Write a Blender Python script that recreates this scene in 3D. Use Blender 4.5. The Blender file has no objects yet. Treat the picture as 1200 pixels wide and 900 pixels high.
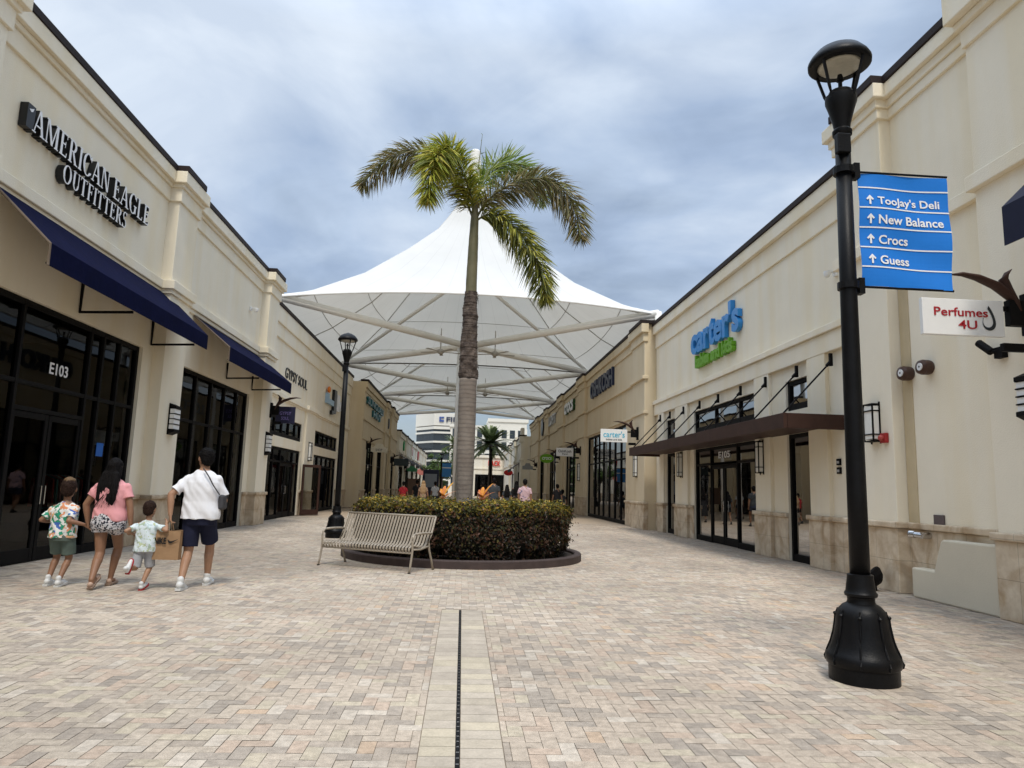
import bpy, bmesh, math, random
from math import sin, cos, pi, radians, sqrt
from mathutils import Vector, Matrix, noise
R = random.Random(7)
S = bpy.context.scene
class Later:
    """objects are collected here and linked to the scene at the end, so that evaluating one mesh stays quick"""
    def __init__(s): s.objects = s; s.all = []
    def link(s, o): s.all.append(o)
COL = Later(); WORK = S.collection
ORG = {}

# ------------------------------------------------------------------ helpers
class Geo:
    def __init__(s): s.v = []; s.f = []; s.c = None
    def add(s, vs, fs):
        n = len(s.v); s.v += [tuple(p) for p in vs]; s.f += [tuple(i + n for i in f) for f in fs]; return s
    def box(s, x0, x1, y0, y1, z0, z1):
        x0, x1 = min(x0, x1), max(x0, x1); y0, y1 = min(y0, y1), max(y0, y1); z0, z1 = min(z0, z1), max(z0, z1)
        return s.add([(x0,y0,z0),(x1,y0,z0),(x1,y1,z0),(x0,y1,z0),(x0,y0,z1),(x1,y0,z1),(x1,y1,z1),(x0,y1,z1)],
              [(0,3,2,1),(4,5,6,7),(0,1,5,4),(1,2,6,5),(2,3,7,6),(3,0,4,7)])
    def quad(s, a, b, c, d): return s.add([a,b,c,d], [(0,1,2,3)])
    def poly(s, ps): return s.add(ps, [tuple(range(len(ps)))])
    def prism(s, ps, off):
        n = len(ps); o = Vector(off)
        return s.add(list(ps) + [tuple(Vector(p) + o) for p in ps],
            [tuple(range(n-1,-1,-1)), tuple(range(n,2*n))] + [(i,(i+1)%n,(i+1)%n+n,i+n) for i in range(n)])
    def lathe(s, prof, c=(0,0,0), n=24):
        k = len(prof); vs = []; fs = []
        for r, z in prof:
            for i in range(n):
                a = 2*pi*i/n; vs.append((c[0]+r*cos(a), c[1]+r*sin(a), c[2]+z))
        for j in range(k-1):
            for i in range(n):
                i2 = (i+1) % n; fs.append((j*n+i, j*n+i2, (j+1)*n+i2, (j+1)*n+i))
        fs.append(tuple(range(n-1,-1,-1))); fs.append(tuple((k-1)*n+i for i in range(n)))
        return s.add(vs, fs)
    def tube(s, pts, r, n=8, r1=None, ry=1.0):
        pts = [Vector(p) for p in pts]; k = len(pts); vs = []; fs = []
        up0 = Vector((0,0,1))
        for j, p in enumerate(pts):
            t = (pts[min(j+1,k-1)] - pts[max(j-1,0)]).normalized()
            u = up0 if abs(t.dot(up0)) < .95 else Vector((0,1,0))
            a = t.cross(u).normalized(); b = t.cross(a).normalized()
            rr = r[j] if isinstance(r, (list, tuple)) else (r if r1 is None else r + (r1-r)*j/(k-1))
            for i in range(n):
                q = 2*pi*i/n + pi/n; vs.append(p + a*rr*cos(q) + b*rr*ry*sin(q))
        for j in range(k-1):
            for i in range(n):
                i2 = (i+1) % n; fs.append((j*n+i, j*n+i2, (j+1)*n+i2, (j+1)*n+i))
        fs.append(tuple(range(n-1,-1,-1))); fs.append(tuple((k-1)*n+i for i in range(n)))
        return s.add(vs, fs)
    def ell(s, c, rx, ry, rz, n=12, m=8, rot=None):
        c = Vector(c); vs = [(0,0,-rz)]; fs = []
        for j in range(1, m):
            t = -pi/2 + pi*j/m
            for i in range(n):
                a = 2*pi*i/n; vs.append((rx*cos(t)*cos(a), ry*cos(t)*sin(a), rz*sin(t)))
        vs.append((0,0,rz))
        for i in range(n):
            i2 = (i+1) % n
            fs.append((0, 1+i2, 1+i))
            for j in range(m-2): fs.append((1+j*n+i, 1+j*n+i2, 1+(j+1)*n+i2, 1+(j+1)*n+i))
            fs.append((1+(m-2)*n+i, 1+(m-2)*n+i2, len(vs)-1))
        vs = [(rot @ Vector(p) if rot else Vector(p)) + c for p in vs]
        return s.add(vs, fs)
    def cap(s, p0, p1, r0, r1=None, n=10):
        """tapered capsule"""
        r1 = r0 if r1 is None else r1
        p0, p1 = Vector(p0), Vector(p1); d = p1-p0
        if d.length < 1e-6: return s.ell(p0, r0, r0, r0)
        t = d.normalized(); pts = []; rs = []
        for q in (-.96, -.75, -.4, 0): pts.append(p0 + t*r0*q); rs.append(r0*sqrt(max(.02, 1-q*q)))
        for q in (0, .4, .75, .96): pts.append(p1 + t*r1*q); rs.append(r1*sqrt(max(.02, 1-q*q)))
        return s.tube(pts, rs, n)
    def loft(s, rings, n=16):
        """rings: (center, rx, ry) horizontal ellipses, closed"""
        vs = []; fs = []; k = len(rings)
        for c, rx, ry in rings:
            for i in range(n):
                a = 2*pi*i/n; vs.append((c[0]+rx*cos(a), c[1]+ry*sin(a), c[2]))
        for j in range(k-1):
            for i in range(n):
                i2 = (i+1) % n; fs.append((j*n+i, j*n+i2, (j+1)*n+i2, (j+1)*n+i))
        fs.append(tuple(range(n-1,-1,-1))); fs.append(tuple((k-1)*n+i for i in range(n)))
        return s.add(vs, fs)
    def xf(s, M):
        s.v = [tuple(M @ Vector(p)) for p in s.v]; return s
    def merge(s, g, M=None):
        return s.add([tuple(M @ Vector(p)) for p in g.v] if M else g.v, g.f)

def tag(o, label=None, cat=None, group=None, kind=None):
    if label: o['label'] = label
    if cat: o['category'] = cat
    if group: o['group'] = group
    if kind: o['kind'] = kind
    return o
def thing(name, loc, label, cat, group=None, rz=0):
    o = bpy.data.objects.new(name, None); COL.objects.link(o); o.location = loc; o.rotation_euler = (0,0,rz)
    o.empty_display_size = .2
    ORG[o.name] = (0,0,0) if rz else tuple(loc)
    return tag(o, label, cat, group)
def obj(name, g, m, parent=None, smooth=False, bevel=0, loc=None, colors=None, local=False):
    me = bpy.data.meshes.new(name)
    og = (0,0,0) if local else (ORG[parent.name] if parent else (loc or (0,0,0)))
    me.from_pydata([(p[0]-og[0], p[1]-og[1], p[2]-og[2]) for p in g.v], [], g.f)
    if isinstance(m, (list, tuple)):
        for x in m: me.materials.append(x)
    else: me.materials.append(m)
    if colors:
        at = me.attributes.new('col', 'FLOAT_COLOR', 'FACE')
        at.data.foreach_set('color', [c for q in colors for c in (q[0],q[1],q[2],1)])
    if smooth: me.polygons.foreach_set('use_smooth', [True]*len(me.polygons))
    me.update()
    if smooth == 'auto': me.set_sharp_from_angle(angle=radians(40))
    o = bpy.data.objects.new(name, me); COL.objects.link(o)
    if parent: o.parent = parent
    else: o.location = og
    ORG[o.name] = og
    if bevel:
        b = o.modifiers.new('bevel', 'BEVEL'); b.width = bevel; b.segments = 2; b.limit_method = 'ANGLE'
        b.angle_limit = radians(50)
    return o
def soften(o, voxel, it=4, fac=.5):
    r = o.modifiers.new('r', 'REMESH'); r.mode = 'VOXEL'; r.voxel_size = voxel; r.use_smooth_shade = True
    if it:
        q = o.modifiers.new('s', 'SMOOTH'); q.iterations = it; q.factor = fac
    par = o.parent; o.parent = None
    WORK.objects.link(o)
    dg = bpy.context.evaluated_depsgraph_get()
    me = bpy.data.meshes.new_from_object(o.evaluated_get(dg), depsgraph=dg)
    WORK.objects.unlink(o); o.parent = par
    old = o.data; o.modifiers.clear(); o.data = me
    bpy.data.meshes.remove(old)
    me.polygons.foreach_set('use_smooth', [True]*len(me.polygons))
    return o
def wrinkle(o, fn):
    me = o.data; n = len(me.vertices); co = [0.0]*(3*n); no = [0.0]*(3*n)
    me.vertices.foreach_get('co', co); me.vertices.foreach_get('normal', no)
    for i in range(0, 3*n, 3):
        k = fn(Vector(co[i:i+3]))
        co[i] += no[i]*k; co[i+1] += no[i+1]*k; co[i+2] += no[i+2]*k
    me.vertices.foreach_set('co', co); me.update()
def copy_tree(o, parent=None):
    c = o.copy(); COL.objects.link(c)
    ORG[c.name] = ORG[o.name]
    if parent: c.parent = parent
    for ch in list(o.children): copy_tree(ch, c)
    return c

# ------------------------------------------------------------------ materials
def mat(name, base, rough=.7, var=.0, vscale=3.0, bump=0.0, bscale=40.0, metal=0.0, spec=.4, base2=None, streak=0.0, coat=0.0):
    m = bpy.data.materials.new(name); m.use_nodes = True
    nt = m.node_tree; b = nt.nodes['Principled BSDF']
    b.inputs['Base Color'].default_value = (*base, 1); b.inputs['Roughness'].default_value = rough
    b.inputs['Metallic'].default_value = metal; b.inputs['Specular IOR Level'].default_value = spec
    b.inputs['Coat Weight'].default_value = coat
    L = nt.links.new
    tc = nt.nodes.new('ShaderNodeTexCoord')
    if var or base2:
        n = nt.nodes.new('ShaderNodeTexNoise'); n.inputs['Scale'].default_value = vscale; n.inputs['Detail'].default_value = 8
        n.inputs['Roughness'].default_value = .65
        L(tc.outputs['Object'], n.inputs['Vector'])
        r = nt.nodes.new('ShaderNodeValToRGB'); L(n.outputs['Fac'], r.inputs['Fac'])
        r.color_ramp.elements[0].position = .3; r.color_ramp.elements[1].position = .7
        c1 = base2 if base2 else tuple(min(1, c*(1+var)) for c in base)
        c0 = base if base2 else tuple(c*(1-var) for c in base)
        r.color_ramp.elements[0].color = (*c0, 1); r.color_ramp.elements[1].color = (*c1, 1)
        last = r.outputs['Color']
        if streak:
            mp = nt.nodes.new('ShaderNodeMapping'); mp.inputs['Scale'].default_value = (1.7, 1.7, .16)
            L(tc.outputs['Object'], mp.inputs['Vector'])
            n3 = nt.nodes.new('ShaderNodeTexNoise'); n3.inputs['Scale'].default_value = 1.0; n3.inputs['Detail'].default_value = 6
            L(mp.outputs['Vector'], n3.inputs['Vector'])
            r3 = nt.nodes.new('ShaderNodeValToRGB'); L(n3.outputs['Fac'], r3.inputs['Fac'])
            r3.color_ramp.elements[0].position = .36; r3.color_ramp.elements[1].position = .56
            k = 1-streak; r3.color_ramp.elements[0].color = (k, k*.97, k*.9, 1); r3.color_ramp.elements[1].color = (1,1,1,1)
            mx = nt.nodes.new('ShaderNodeMix'); mx.data_type = 'RGBA'; mx.blend_type = 'MULTIPLY'; mx.inputs['Factor'].default_value = 1
            L(last, mx.inputs['A']); L(r3.outputs['Color'], mx.inputs['B']); last = mx.outputs['Result']
        L(last, b.inputs['Base Color'])
    if bump:
        n2 = nt.nodes.new('ShaderNodeTexNoise'); n2.inputs['Scale'].default_value = bscale; n2.inputs['Detail'].default_value = 5
        L(tc.outputs['Object'], n2.inputs['Vector'])
        bp = nt.nodes.new('ShaderNodeBump'); bp.inputs['Strength'].default_value = bump; bp.inputs['Distance'].default_value = .02
        L(n2.outputs['Fac'], bp.inputs['Height']); L(bp.outputs['Normal'], b.inputs['Normal'])
    return m
def attr_mat(name, rough=.7, trans=0.0, noise_amt=0.0, nscale=30, bump=0, spec=.3, spots=False):
    m = bpy.data.materials.new(name); m.use_nodes = True
    nt = m.node_tree; b = nt.nodes['Principled BSDF']; L = nt.links.new
    a = nt.nodes.new('ShaderNodeAttribute'); a.attribute_name = 'col'
    src = a.outputs['Color']
    b.inputs['Roughness'].default_value = rough; b.inputs['Specular IOR Level'].default_value = spec
    if noise_amt:
        tc = nt.nodes.new('ShaderNodeTexCoord')
        fac = None
        for sc, am in ((nscale, noise_amt), (.35, noise_amt*.8), (nscale*6, noise_amt*.8)):
            n = nt.nodes.new('ShaderNodeTexNoise'); n.inputs['Scale'].default_value = sc; n.inputs['Detail'].default_value = 6
            L(tc.outputs['Object'], n.inputs['Vector'])
            mr = nt.nodes.new('ShaderNodeMapRange'); mr.inputs['From Min'].default_value = .3; mr.inputs['From Max'].default_value = .7
            mr.inputs['To Min'].default_value = 1-am; mr.inputs['To Max'].default_value = 1+am
            L(n.outputs['Fac'], mr.inputs['Value'])
            mx = nt.nodes.new('ShaderNodeVectorMath'); mx.operation = 'SCALE'
            L(src, mx.inputs[0]); L(mr.outputs['Result'], mx.inputs['Scale']); src = mx.outputs['Vector']
            fac = n
        if bump:
            bp = nt.nodes.new('ShaderNodeBump'); bp.inputs['Strength'].default_value = bump; bp.inputs['Distance'].default_value = .01
            L(fac.outputs['Fac'], bp.inputs['Height']); L(bp.outputs['Normal'], b.inputs['Normal'])
    if spots:
        vo = nt.nodes.new('ShaderNodeTexVoronoi'); vo.inputs['Scale'].default_value = 2.6; L(tc.outputs['Object'], vo.inputs['Vector'])
        mr = nt.nodes.new('ShaderNodeMapRange'); mr.inputs['From Min'].default_value = .035; mr.inputs['From Max'].default_value = .055; mr.inputs['To Min'].default_value = .62; L(vo.outputs['Distance'], mr.inputs['Value'])
        mx = nt.nodes.new('ShaderNodeVectorMath'); mx.operation = 'SCALE'; L(src, mx.inputs[0]); L(mr.outputs['Result'], mx.inputs['Scale']); src = mx.outputs['Vector']
    L(src, b.inputs['Base Color'])
    if trans:
        t = nt.nodes.new('ShaderNodeBsdfTranslucent'); L(src, t.inputs['Color'])
        mx = nt.nodes.new('ShaderNodeMixShader'); mx.inputs['Fac'].default_value = trans
        L(b.outputs['BSDF'], mx.inputs[1]); L(t.outputs['BSDF'], mx.inputs[2])
        L(mx.outputs['Shader'], nt.nodes['Material Output'].inputs['Surface'])
    return m
def glass_mat(name, tint=.45, refl=1.0):
    m = bpy.data.materials.new(name); m.use_nodes = True
    nt = m.node_tree; L = nt.links.new; nt.nodes.remove(nt.nodes['Principled BSDF'])
    t = nt.nodes.new('ShaderNodeBsdfTransparent'); t.inputs['Color'].default_value = (tint*.95, tint, tint*.97, 1)
    g = nt.nodes.new('ShaderNodeBsdfGlossy'); g.inputs['Roughness'].default_value = .015
    g.inputs['Color'].default_value = (refl, refl, refl, 1)
    f = nt.nodes.new('ShaderNodeFresnel'); f.inputs['IOR'].default_value = 1.5
    tc = nt.nodes.new('ShaderNodeTexCoord')
    n = nt.nodes.new('ShaderNodeTexNoise'); n.inputs['Scale'].default_value = .9; n.inputs['Detail'].default_value = 2
    L(tc.outputs['Object'], n.inputs['Vector'])
    bp = nt.nodes.new('ShaderNodeBump'); bp.inputs['Strength'].default_value = .05; bp.inputs['Distance'].default_value = .02
    L(n.outputs['Fac'], bp.inputs['Height']); L(bp.outputs['Normal'], g.inputs['Normal'])
    mx = nt.nodes.new('ShaderNodeMixShader'); L(f.outputs['Fac'], mx.inputs['Fac'])
    L(t.outputs['BSDF'], mx.inputs[1]); L(g.outputs['BSDF'], mx.inputs[2])
    L(mx.outputs['Shader'], nt.nodes['Material Output'].inputs['Surface'])
    return m
def stone_mat(name):
    m = mat(name, (.48,.385,.275), .6, base2=(.68,.59,.455), vscale=3.2, bump=.25, bscale=18)
    nt = m.node_tree; L = nt.links.new; b = nt.nodes['Principled BSDF']
    src = b.inputs['Base Color'].links[0].from_socket
    tc = [n for n in nt.nodes if n.type == 'TEX_COORD'][0]
    mu = nt.nodes.new('ShaderNodeTexNoise'); mu.inputs['Scale'].default_value = 1.6; mu.inputs['Detail'].default_value = 9
    mu.inputs['Distortion'].default_value = 1.6
    L(tc.outputs['Object'], mu.inputs['Vector'])
    r = nt.nodes.new('ShaderNodeValToRGB'); L(mu.outputs['Fac'], r.inputs['Fac'])
    e = r.color_ramp.elements; e[0].position = .42; e[0].color = (1.05,1.03,1.0,1); e[1].position = .66; e[1].color = (.72,.60,.47,1)
    mx = nt.nodes.new('ShaderNodeMix'); mx.data_type = 'RGBA'; mx.blend_type = 'MULTIPLY'; mx.inputs['Factor'].default_value = .9
    L(src, mx.inputs['A']); L(r.outputs['Color'], mx.inputs['B'])
    # joints between slabs
    sp = nt.nodes.new('ShaderNodeSeparateXYZ'); L(tc.outputs['Object'], sp.inputs[0])
    def joint(sock, size):
        d = nt.nodes.new('ShaderNodeMath'); d.operation = 'PINGPONG'; d.inputs[1].default_value = size/2
        L(sock, d.inputs[0])
        g = nt.nodes.new('ShaderNodeMath'); g.operation = 'GREATER_THAN'; g.inputs[1].default_value = .004
        L(d.outputs[0], g.inputs[0]); return g.outputs[0]
    a = joint(sp.outputs['Y'], .62); c = joint(sp.outputs['Z'], .5)
    mm = nt.nodes.new('ShaderNodeMath'); mm.operation = 'MINIMUM'; L(a, mm.inputs[0]); L(c, mm.inputs[1])
    mr = nt.nodes.new('ShaderNodeMapRange'); mr.inputs['To Min'].default_value = .62; L(mm.outputs[0], mr.inputs['Value'])
    vs = nt.nodes.new('ShaderNodeVectorMath'); vs.operation = 'SCALE'; L(mx.outputs['Result'], vs.inputs[0]); L(mr.outputs['Result'], vs.inputs['Scale'])
    L(vs.outputs['Vector'], b.inputs['Base Color'])
    return m
def blotch_mat(name, ground, cols, scale, thr=.55, rough=.8):
    """cloth print: blotches of a few colours over a ground colour"""
    m = mat(name, ground, rough, spec=.2); nt = m.node_tree; L = nt.links.new; b = nt.nodes['Principled BSDF']
    tc = nt.nodes.new('ShaderNodeTexCoord')
    v = nt.nodes.new('ShaderNodeTexVoronoi'); v.inputs['Scale'].default_value = scale*.55; L(tc.outputs['Object'], v.inputs['Vector'])
    r = nt.nodes.new('ShaderNodeValToRGB'); r.color_ramp.interpolation = 'CONSTANT'
    sx = nt.nodes.new('ShaderNodeSeparateXYZ'); L(v.outputs['Color'], sx.inputs[0]); L(sx.outputs['X'], r.inputs['Fac'])
    els = r.color_ramp.elements
    while len(els) < len(cols): els.new(.5)
    for i, c in enumerate(cols): els[i].position = i/len(cols); els[i].color = (*c, 1)
    n = nt.nodes.new('ShaderNodeTexNoise'); n.inputs['Scale'].default_value = scale; n.inputs['Detail'].default_value = 3
    L(tc.outputs['Object'], n.inputs['Vector'])
    g = nt.nodes.new('ShaderNodeMath'); g.operation = 'GREATER_THAN'; g.inputs[1].default_value = thr; L(n.outputs['Fac'], g.inputs[0])
    mx = nt.nodes.new('ShaderNodeMix'); mx.data_type = 'RGBA'; L(g.outputs[0], mx.inputs['Factor'])
    mx.inputs['A'].default_value = (*ground, 1); L(r.outputs['Color'], mx.inputs['B'])
    L(mx.outputs['Result'], b.inputs['Base Color'])
    return m

STUC = mat('stucco_cream', (.84,.765,.615), .85, var=.035, vscale=.8, bump=.25, bscale=55, spec=.2, streak=.022)
STUC_SHADE = mat('stucco_shaded', (.66,.555,.39), .85, var=.04, vscale=.6, bump=.2, bscale=70, spec=.2, streak=.05)  # darker, browner stucco: the shade under the tents is put into its colour
STUC_SUN = mat('stucco_sunlit', (.78,.73,.62), .85, var=.04, vscale=.5, bump=.15, bscale=60, spec=.2, streak=.03)  # far stucco: the sunlight on these walls is put into its colour
STAIN = mat('stucco_stained', (.55,.45,.29), .85, var=.1, vscale=1.2, bump=.2, bscale=70, spec=.2, streak=.2)
STONE = stone_mat('travertine')
TRIM = mat('roof_trim_bronze', (.026,.018,.016), .6, var=.2, vscale=2, spec=.12)
FRAME = mat('frame_black', (.006,.0055,.0055), .6, var=.15, vscale=4, spec=.1)
BLACK = mat('black_paint', (.0045,.0045,.005), .42, var=.4, vscale=7, bump=.10, bscale=80, spec=.16)
BRONZE = mat('dark_bronze', (.046,.022,.016), .55, var=.2, vscale=3, spec=.2)
GLASS = glass_mat('shop_glass', .46, .42)
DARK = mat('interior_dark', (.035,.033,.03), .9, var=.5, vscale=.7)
NAVY = mat('awning_navy', (.004,.0055,.028), .9, var=.2, vscale=2.5, bump=.3, bscale=12, spec=.05)
NAVYD = mat('awning_dark_navy', (.008,.010,.03), .7, var=.1, vscale=6, spec=.25)
LINING = mat('awning_lining', (.16,.125,.095), .9, var=.08, vscale=5, spec=.1)
WHITE = mat('white_paint', (.8,.8,.78), .5, var=.03, vscale=4)
WSIGN = mat('sign_white', (.78,.78,.76), .4, spec=.4, var=.02, vscale=3)
DIFF = mat('lamp_diffuser', (.78,.77,.72), .35, var=.05, vscale=10)
STEEL = mat('chrome', (.6,.6,.6), .2, metal=1, var=.1, vscale=20)
BLUE = mat('banner_blue', (.012,.18,.62), .65, var=.06, vscale=3, bump=.1, bscale=5, spec=.25)
BENCHM = mat('bench_metal', (.315,.268,.208), .5, var=.08, vscale=8, metal=.1)
KERB = mat('kerb_brown', (.055,.038,.034), .8, var=.25, vscale=5, bump=.2, bscale=50)
SOIL = mat('soil', (.03,.022,.016), .95, var=.4, vscale=8, bump=.6, bscale=25)
def flat(name, c, rough=.5, spec=.35): return mat(name, c, rough, spec=spec, var=.04, vscale=6)

# ------------------------------------------------------------------ lettering
def text_geo(s, bold=0.0, ext=.5):
    cu = bpy.data.curves.new('t', 'FONT'); cu.body = s; cu.offset = bold; cu.extrude = ext; cu.resolution_u = 3
    o = bpy.data.objects.new('t', cu); WORK.objects.link(o)
    dg = bpy.context.evaluated_depsgraph_get(); dg.update()
    me = bpy.data.meshes.new_from_object(o.evaluated_get(dg), depsgraph=dg)
    g = Geo(); g.add([v.co[:] for v in me.vertices], [tuple(p.vertices) for p in me.polygons])
    bpy.data.objects.remove(o); bpy.data.curves.remove(cu); bpy.data.meshes.remove(me)
    return g
def fit(g, w, h, d, shear=0):
    """scale a lettering to w x h x d with its lower left back corner at 0"""
    xs = [p[0] for p in g.v]; ys = [p[1] for p in g.v]; zs = [p[2] for p in g.v]
    x0, y0, z0 = min(xs), min(ys), min(zs)
    sx = w/(max(xs)-x0); sy = h/(max(ys)-y0); sz = d/max(1e-6, max(zs)-z0)
    g.v = [((p[0]-x0)*sx + shear*(p[1]-y0)*sy, (p[1]-y0)*sy, (p[2]-z0)*sz) for p in g.v]
    return g
def place(g, o, xd, up=(0,0,1)):
    xd = Vector(xd).normalized(); up = Vector(up).normalized(); n = xd.cross(up); o = Vector(o)
    g.v = [tuple(o + xd*p[0] + up*p[1] + n*p[2]) for p in g.v]
    return g
def letters(s, o, xd, w, h, d, bold=0.0, shear=0, up=(0,0,1)):
    return place(fit(text_geo(s, bold), w, h, d, shear), o, xd, up)

def lettering(s, m, parent, o, xd, w, h, d, bold=0.0, name='lettering', post=None):
    """one mesh per word"""
    g = fit(text_geo(s, bold), w, h, d)
    n = len(g.v); up = list(range(n))
    def find(a):
        while up[a] != a: up[a] = up[up[a]]; a = up[a]
        return a
    for f in g.f:
        for q in f[1:]: up[find(q)] = find(f[0])
    comp = {}
    for i in range(n): comp.setdefault(find(i), []).append(i)
    iv = sorted((min(g.v[i][0] for i in c), max(g.v[i][0] for i in c), k) for k, c in comp.items())
    gaps = []; e = iv[0][1]
    for a, b, k in iv[1:]:
        gaps.append((a-e, k)); e = max(e, b)
    brk = set(k for _, k in sorted(gaps)[::-1][:s.count(' ')])
    wd = {}; cur = 0
    for a, b, k in iv:
        if k in brk: cur += 1
        wd[k] = cur
    out = []
    for c in range(cur+1):
        q = Geo(); ix = {}
        for i in range(n):
            if wd[find(i)] == c: ix[i] = len(q.v); q.v.append(g.v[i])
        q.f = [tuple(ix[i] for i in f) for f in g.f if f[0] in ix]
        place(q, o, xd)
        if post: post(q)
        out.append(obj(name, q, m, parent))
    return out

def serif_polys(ch):
    """own serif capitals: list of polygons, advance; unit height"""
    T, t, sv = .155, .06, .05
    P = []
    def rect(a, b, c, d): P.append([(a,b),(c,b),(c,d),(a,d)])
    def stem(x, w, lo=True, hi=True):
        rect(x, 0, x+w, 1)
        if lo: rect(x-.07, 0, x+w+.07, sv)
        if hi: rect(x-.07, 1-sv, x+w+.07, 1)
    def diag(x0, y0, x1, y1, w): P.append([(x0,y0),(x0+w,y0),(x1+w,y1),(x1,y1)])
    def ring(cx, cy, rx, ry, tx, ty, a0, a1, n=22):
        for i in range(n):
            p, q = radians(a0+(a1-a0)*i/n), radians(a0+(a1-a0)*(i+1)/n)
            P.append([(cx+rx*cos(p), cy+ry*sin(p)), (cx+rx*cos(q), cy+ry*sin(q)),
                      (cx+(rx-tx)*cos(q), cy+(ry-ty)*sin(q)), (cx+(rx-tx)*cos(p), cy+(ry-ty)*sin(p))])
    def arm(x0, x1, y, up):
        rect(x0, y, x1, y+t); s = 1 if up else -1
        P.append([(x1-.03, y+t/2), (x1, y+t/2), (x1+.02, y+t/2+s*.17), (x1-.01, y+t/2+s*.17)])
    if ch == 'A':
        diag(.03,0,.36,1,t); diag(.62,0,.33,1,T); rect(.2,.3,.62,.3+t); rect(-.06,0,.2,sv); rect(.53,0,.87,sv); w=.86
    elif ch == 'M':
        stem(.07,t); stem(.82,T); diag(.46,.02,.08,1,T*.95); diag(.5,.02,.82,1,t); w=1.08
    elif ch == 'N':
        stem(.08,t); stem(.68,t,lo=False); diag(.58,0,.08,1,T); w=.86
    elif ch in 'EF':
        stem(.1,T); arm(.2,.58,1-t,False); rect(.2,.5,.48,.5+t); rect(.455,.4,.48,.66)
        if ch == 'E': arm(.2,.6,0,True)
        w = .72 if ch == 'E' else .66
    elif ch == 'L': stem(.1,T); arm(.2,.6,0,True); w=.7
    elif ch == 'I': stem(.1,T); w=.38
    elif ch == 'T':
        stem(.28,T,hi=False); rect(.02,1-t,.69,1)
        P.append([(.02,1-t/2),(.05,1-t/2),(.03,.8),(0,.8)]); P.append([(.66,1-t/2),(.69,1-t/2),(.71,.8),(.68,.8)]); w=.76
    elif ch == 'R':
        stem(.1,T); ring(.32,.74,.33,.26,T,t,-90,90); rect(.2,1-t,.33,1); rect(.2,.48,.33,.48+t); diag(.6,0,.32,.5,T); rect(.56,0,.84,sv); w=.84
    elif ch == 'O': ring(.42,.5,.42,.52,T,t*.9,0,360,32); w=.9
    elif ch in 'CG':
        ring(.42,.5,.42,.52,T,t*.9,40,320,28)
        P.append([(.68,.82),(.76,.72),(.78,.98),(.73,.98)])
        if ch == 'G': rect(.6,.06,.6+T,.44); rect(.52,.4,.82,.4+sv)
        else: P.append([(.7,.15),(.76,.24),(.8,.2),(.74,.1)])
        w=.86
    elif ch == 'U':
        rect(.1,.3,.1+T,1); rect(.62,.3,.62+t,1); ring(.39,.3,.29,.32,T*.8,t,180,360); rect(.02,1-sv,.34,1); rect(.54,1-sv,.76,1); w=.8
    elif ch == 'S':
        ring(.3,.75,.25,.27,.1,t,60,250); ring(.28,.26,.27,.28,.11,t,-130,80)
        P.append([(.38,.98),(.5,.78),(.52,1.0),(.47,1.0)]); P.append([(.04,.0),(.09,.0),(.18,.1),(.04,.24)]); w=.62
    elif ch == ' ': w=.34
    elif ch == "'":
        ring(.08,.93,.09,.09,.085,.085,0,360,10); P.append([(.0,.92),(.06,.9),(.17,1.06),(.15,1.1)]); w=.22
    return P, w
def serif_geo(s, w, h, d0, d1):
    """lettering prisms between depth d0 and d1; pieces step 1 mm so no two faces share a plane"""
    polys = []; x = 0
    for ch in s:
        P, a = serif_polys(ch)
        for k, p in enumerate(P): polys.append(([(q[0]+x, q[1]) for q in p], k))
        x += a + .06
    sx = w/x; g = Geo()
    for p, k in polys:
        e = .0004*(k % 9)
        g.prism([(q[0]*sx, q[1]*h, d0+e) for q in p], (0,0,d1-d0))
    return g
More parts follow.
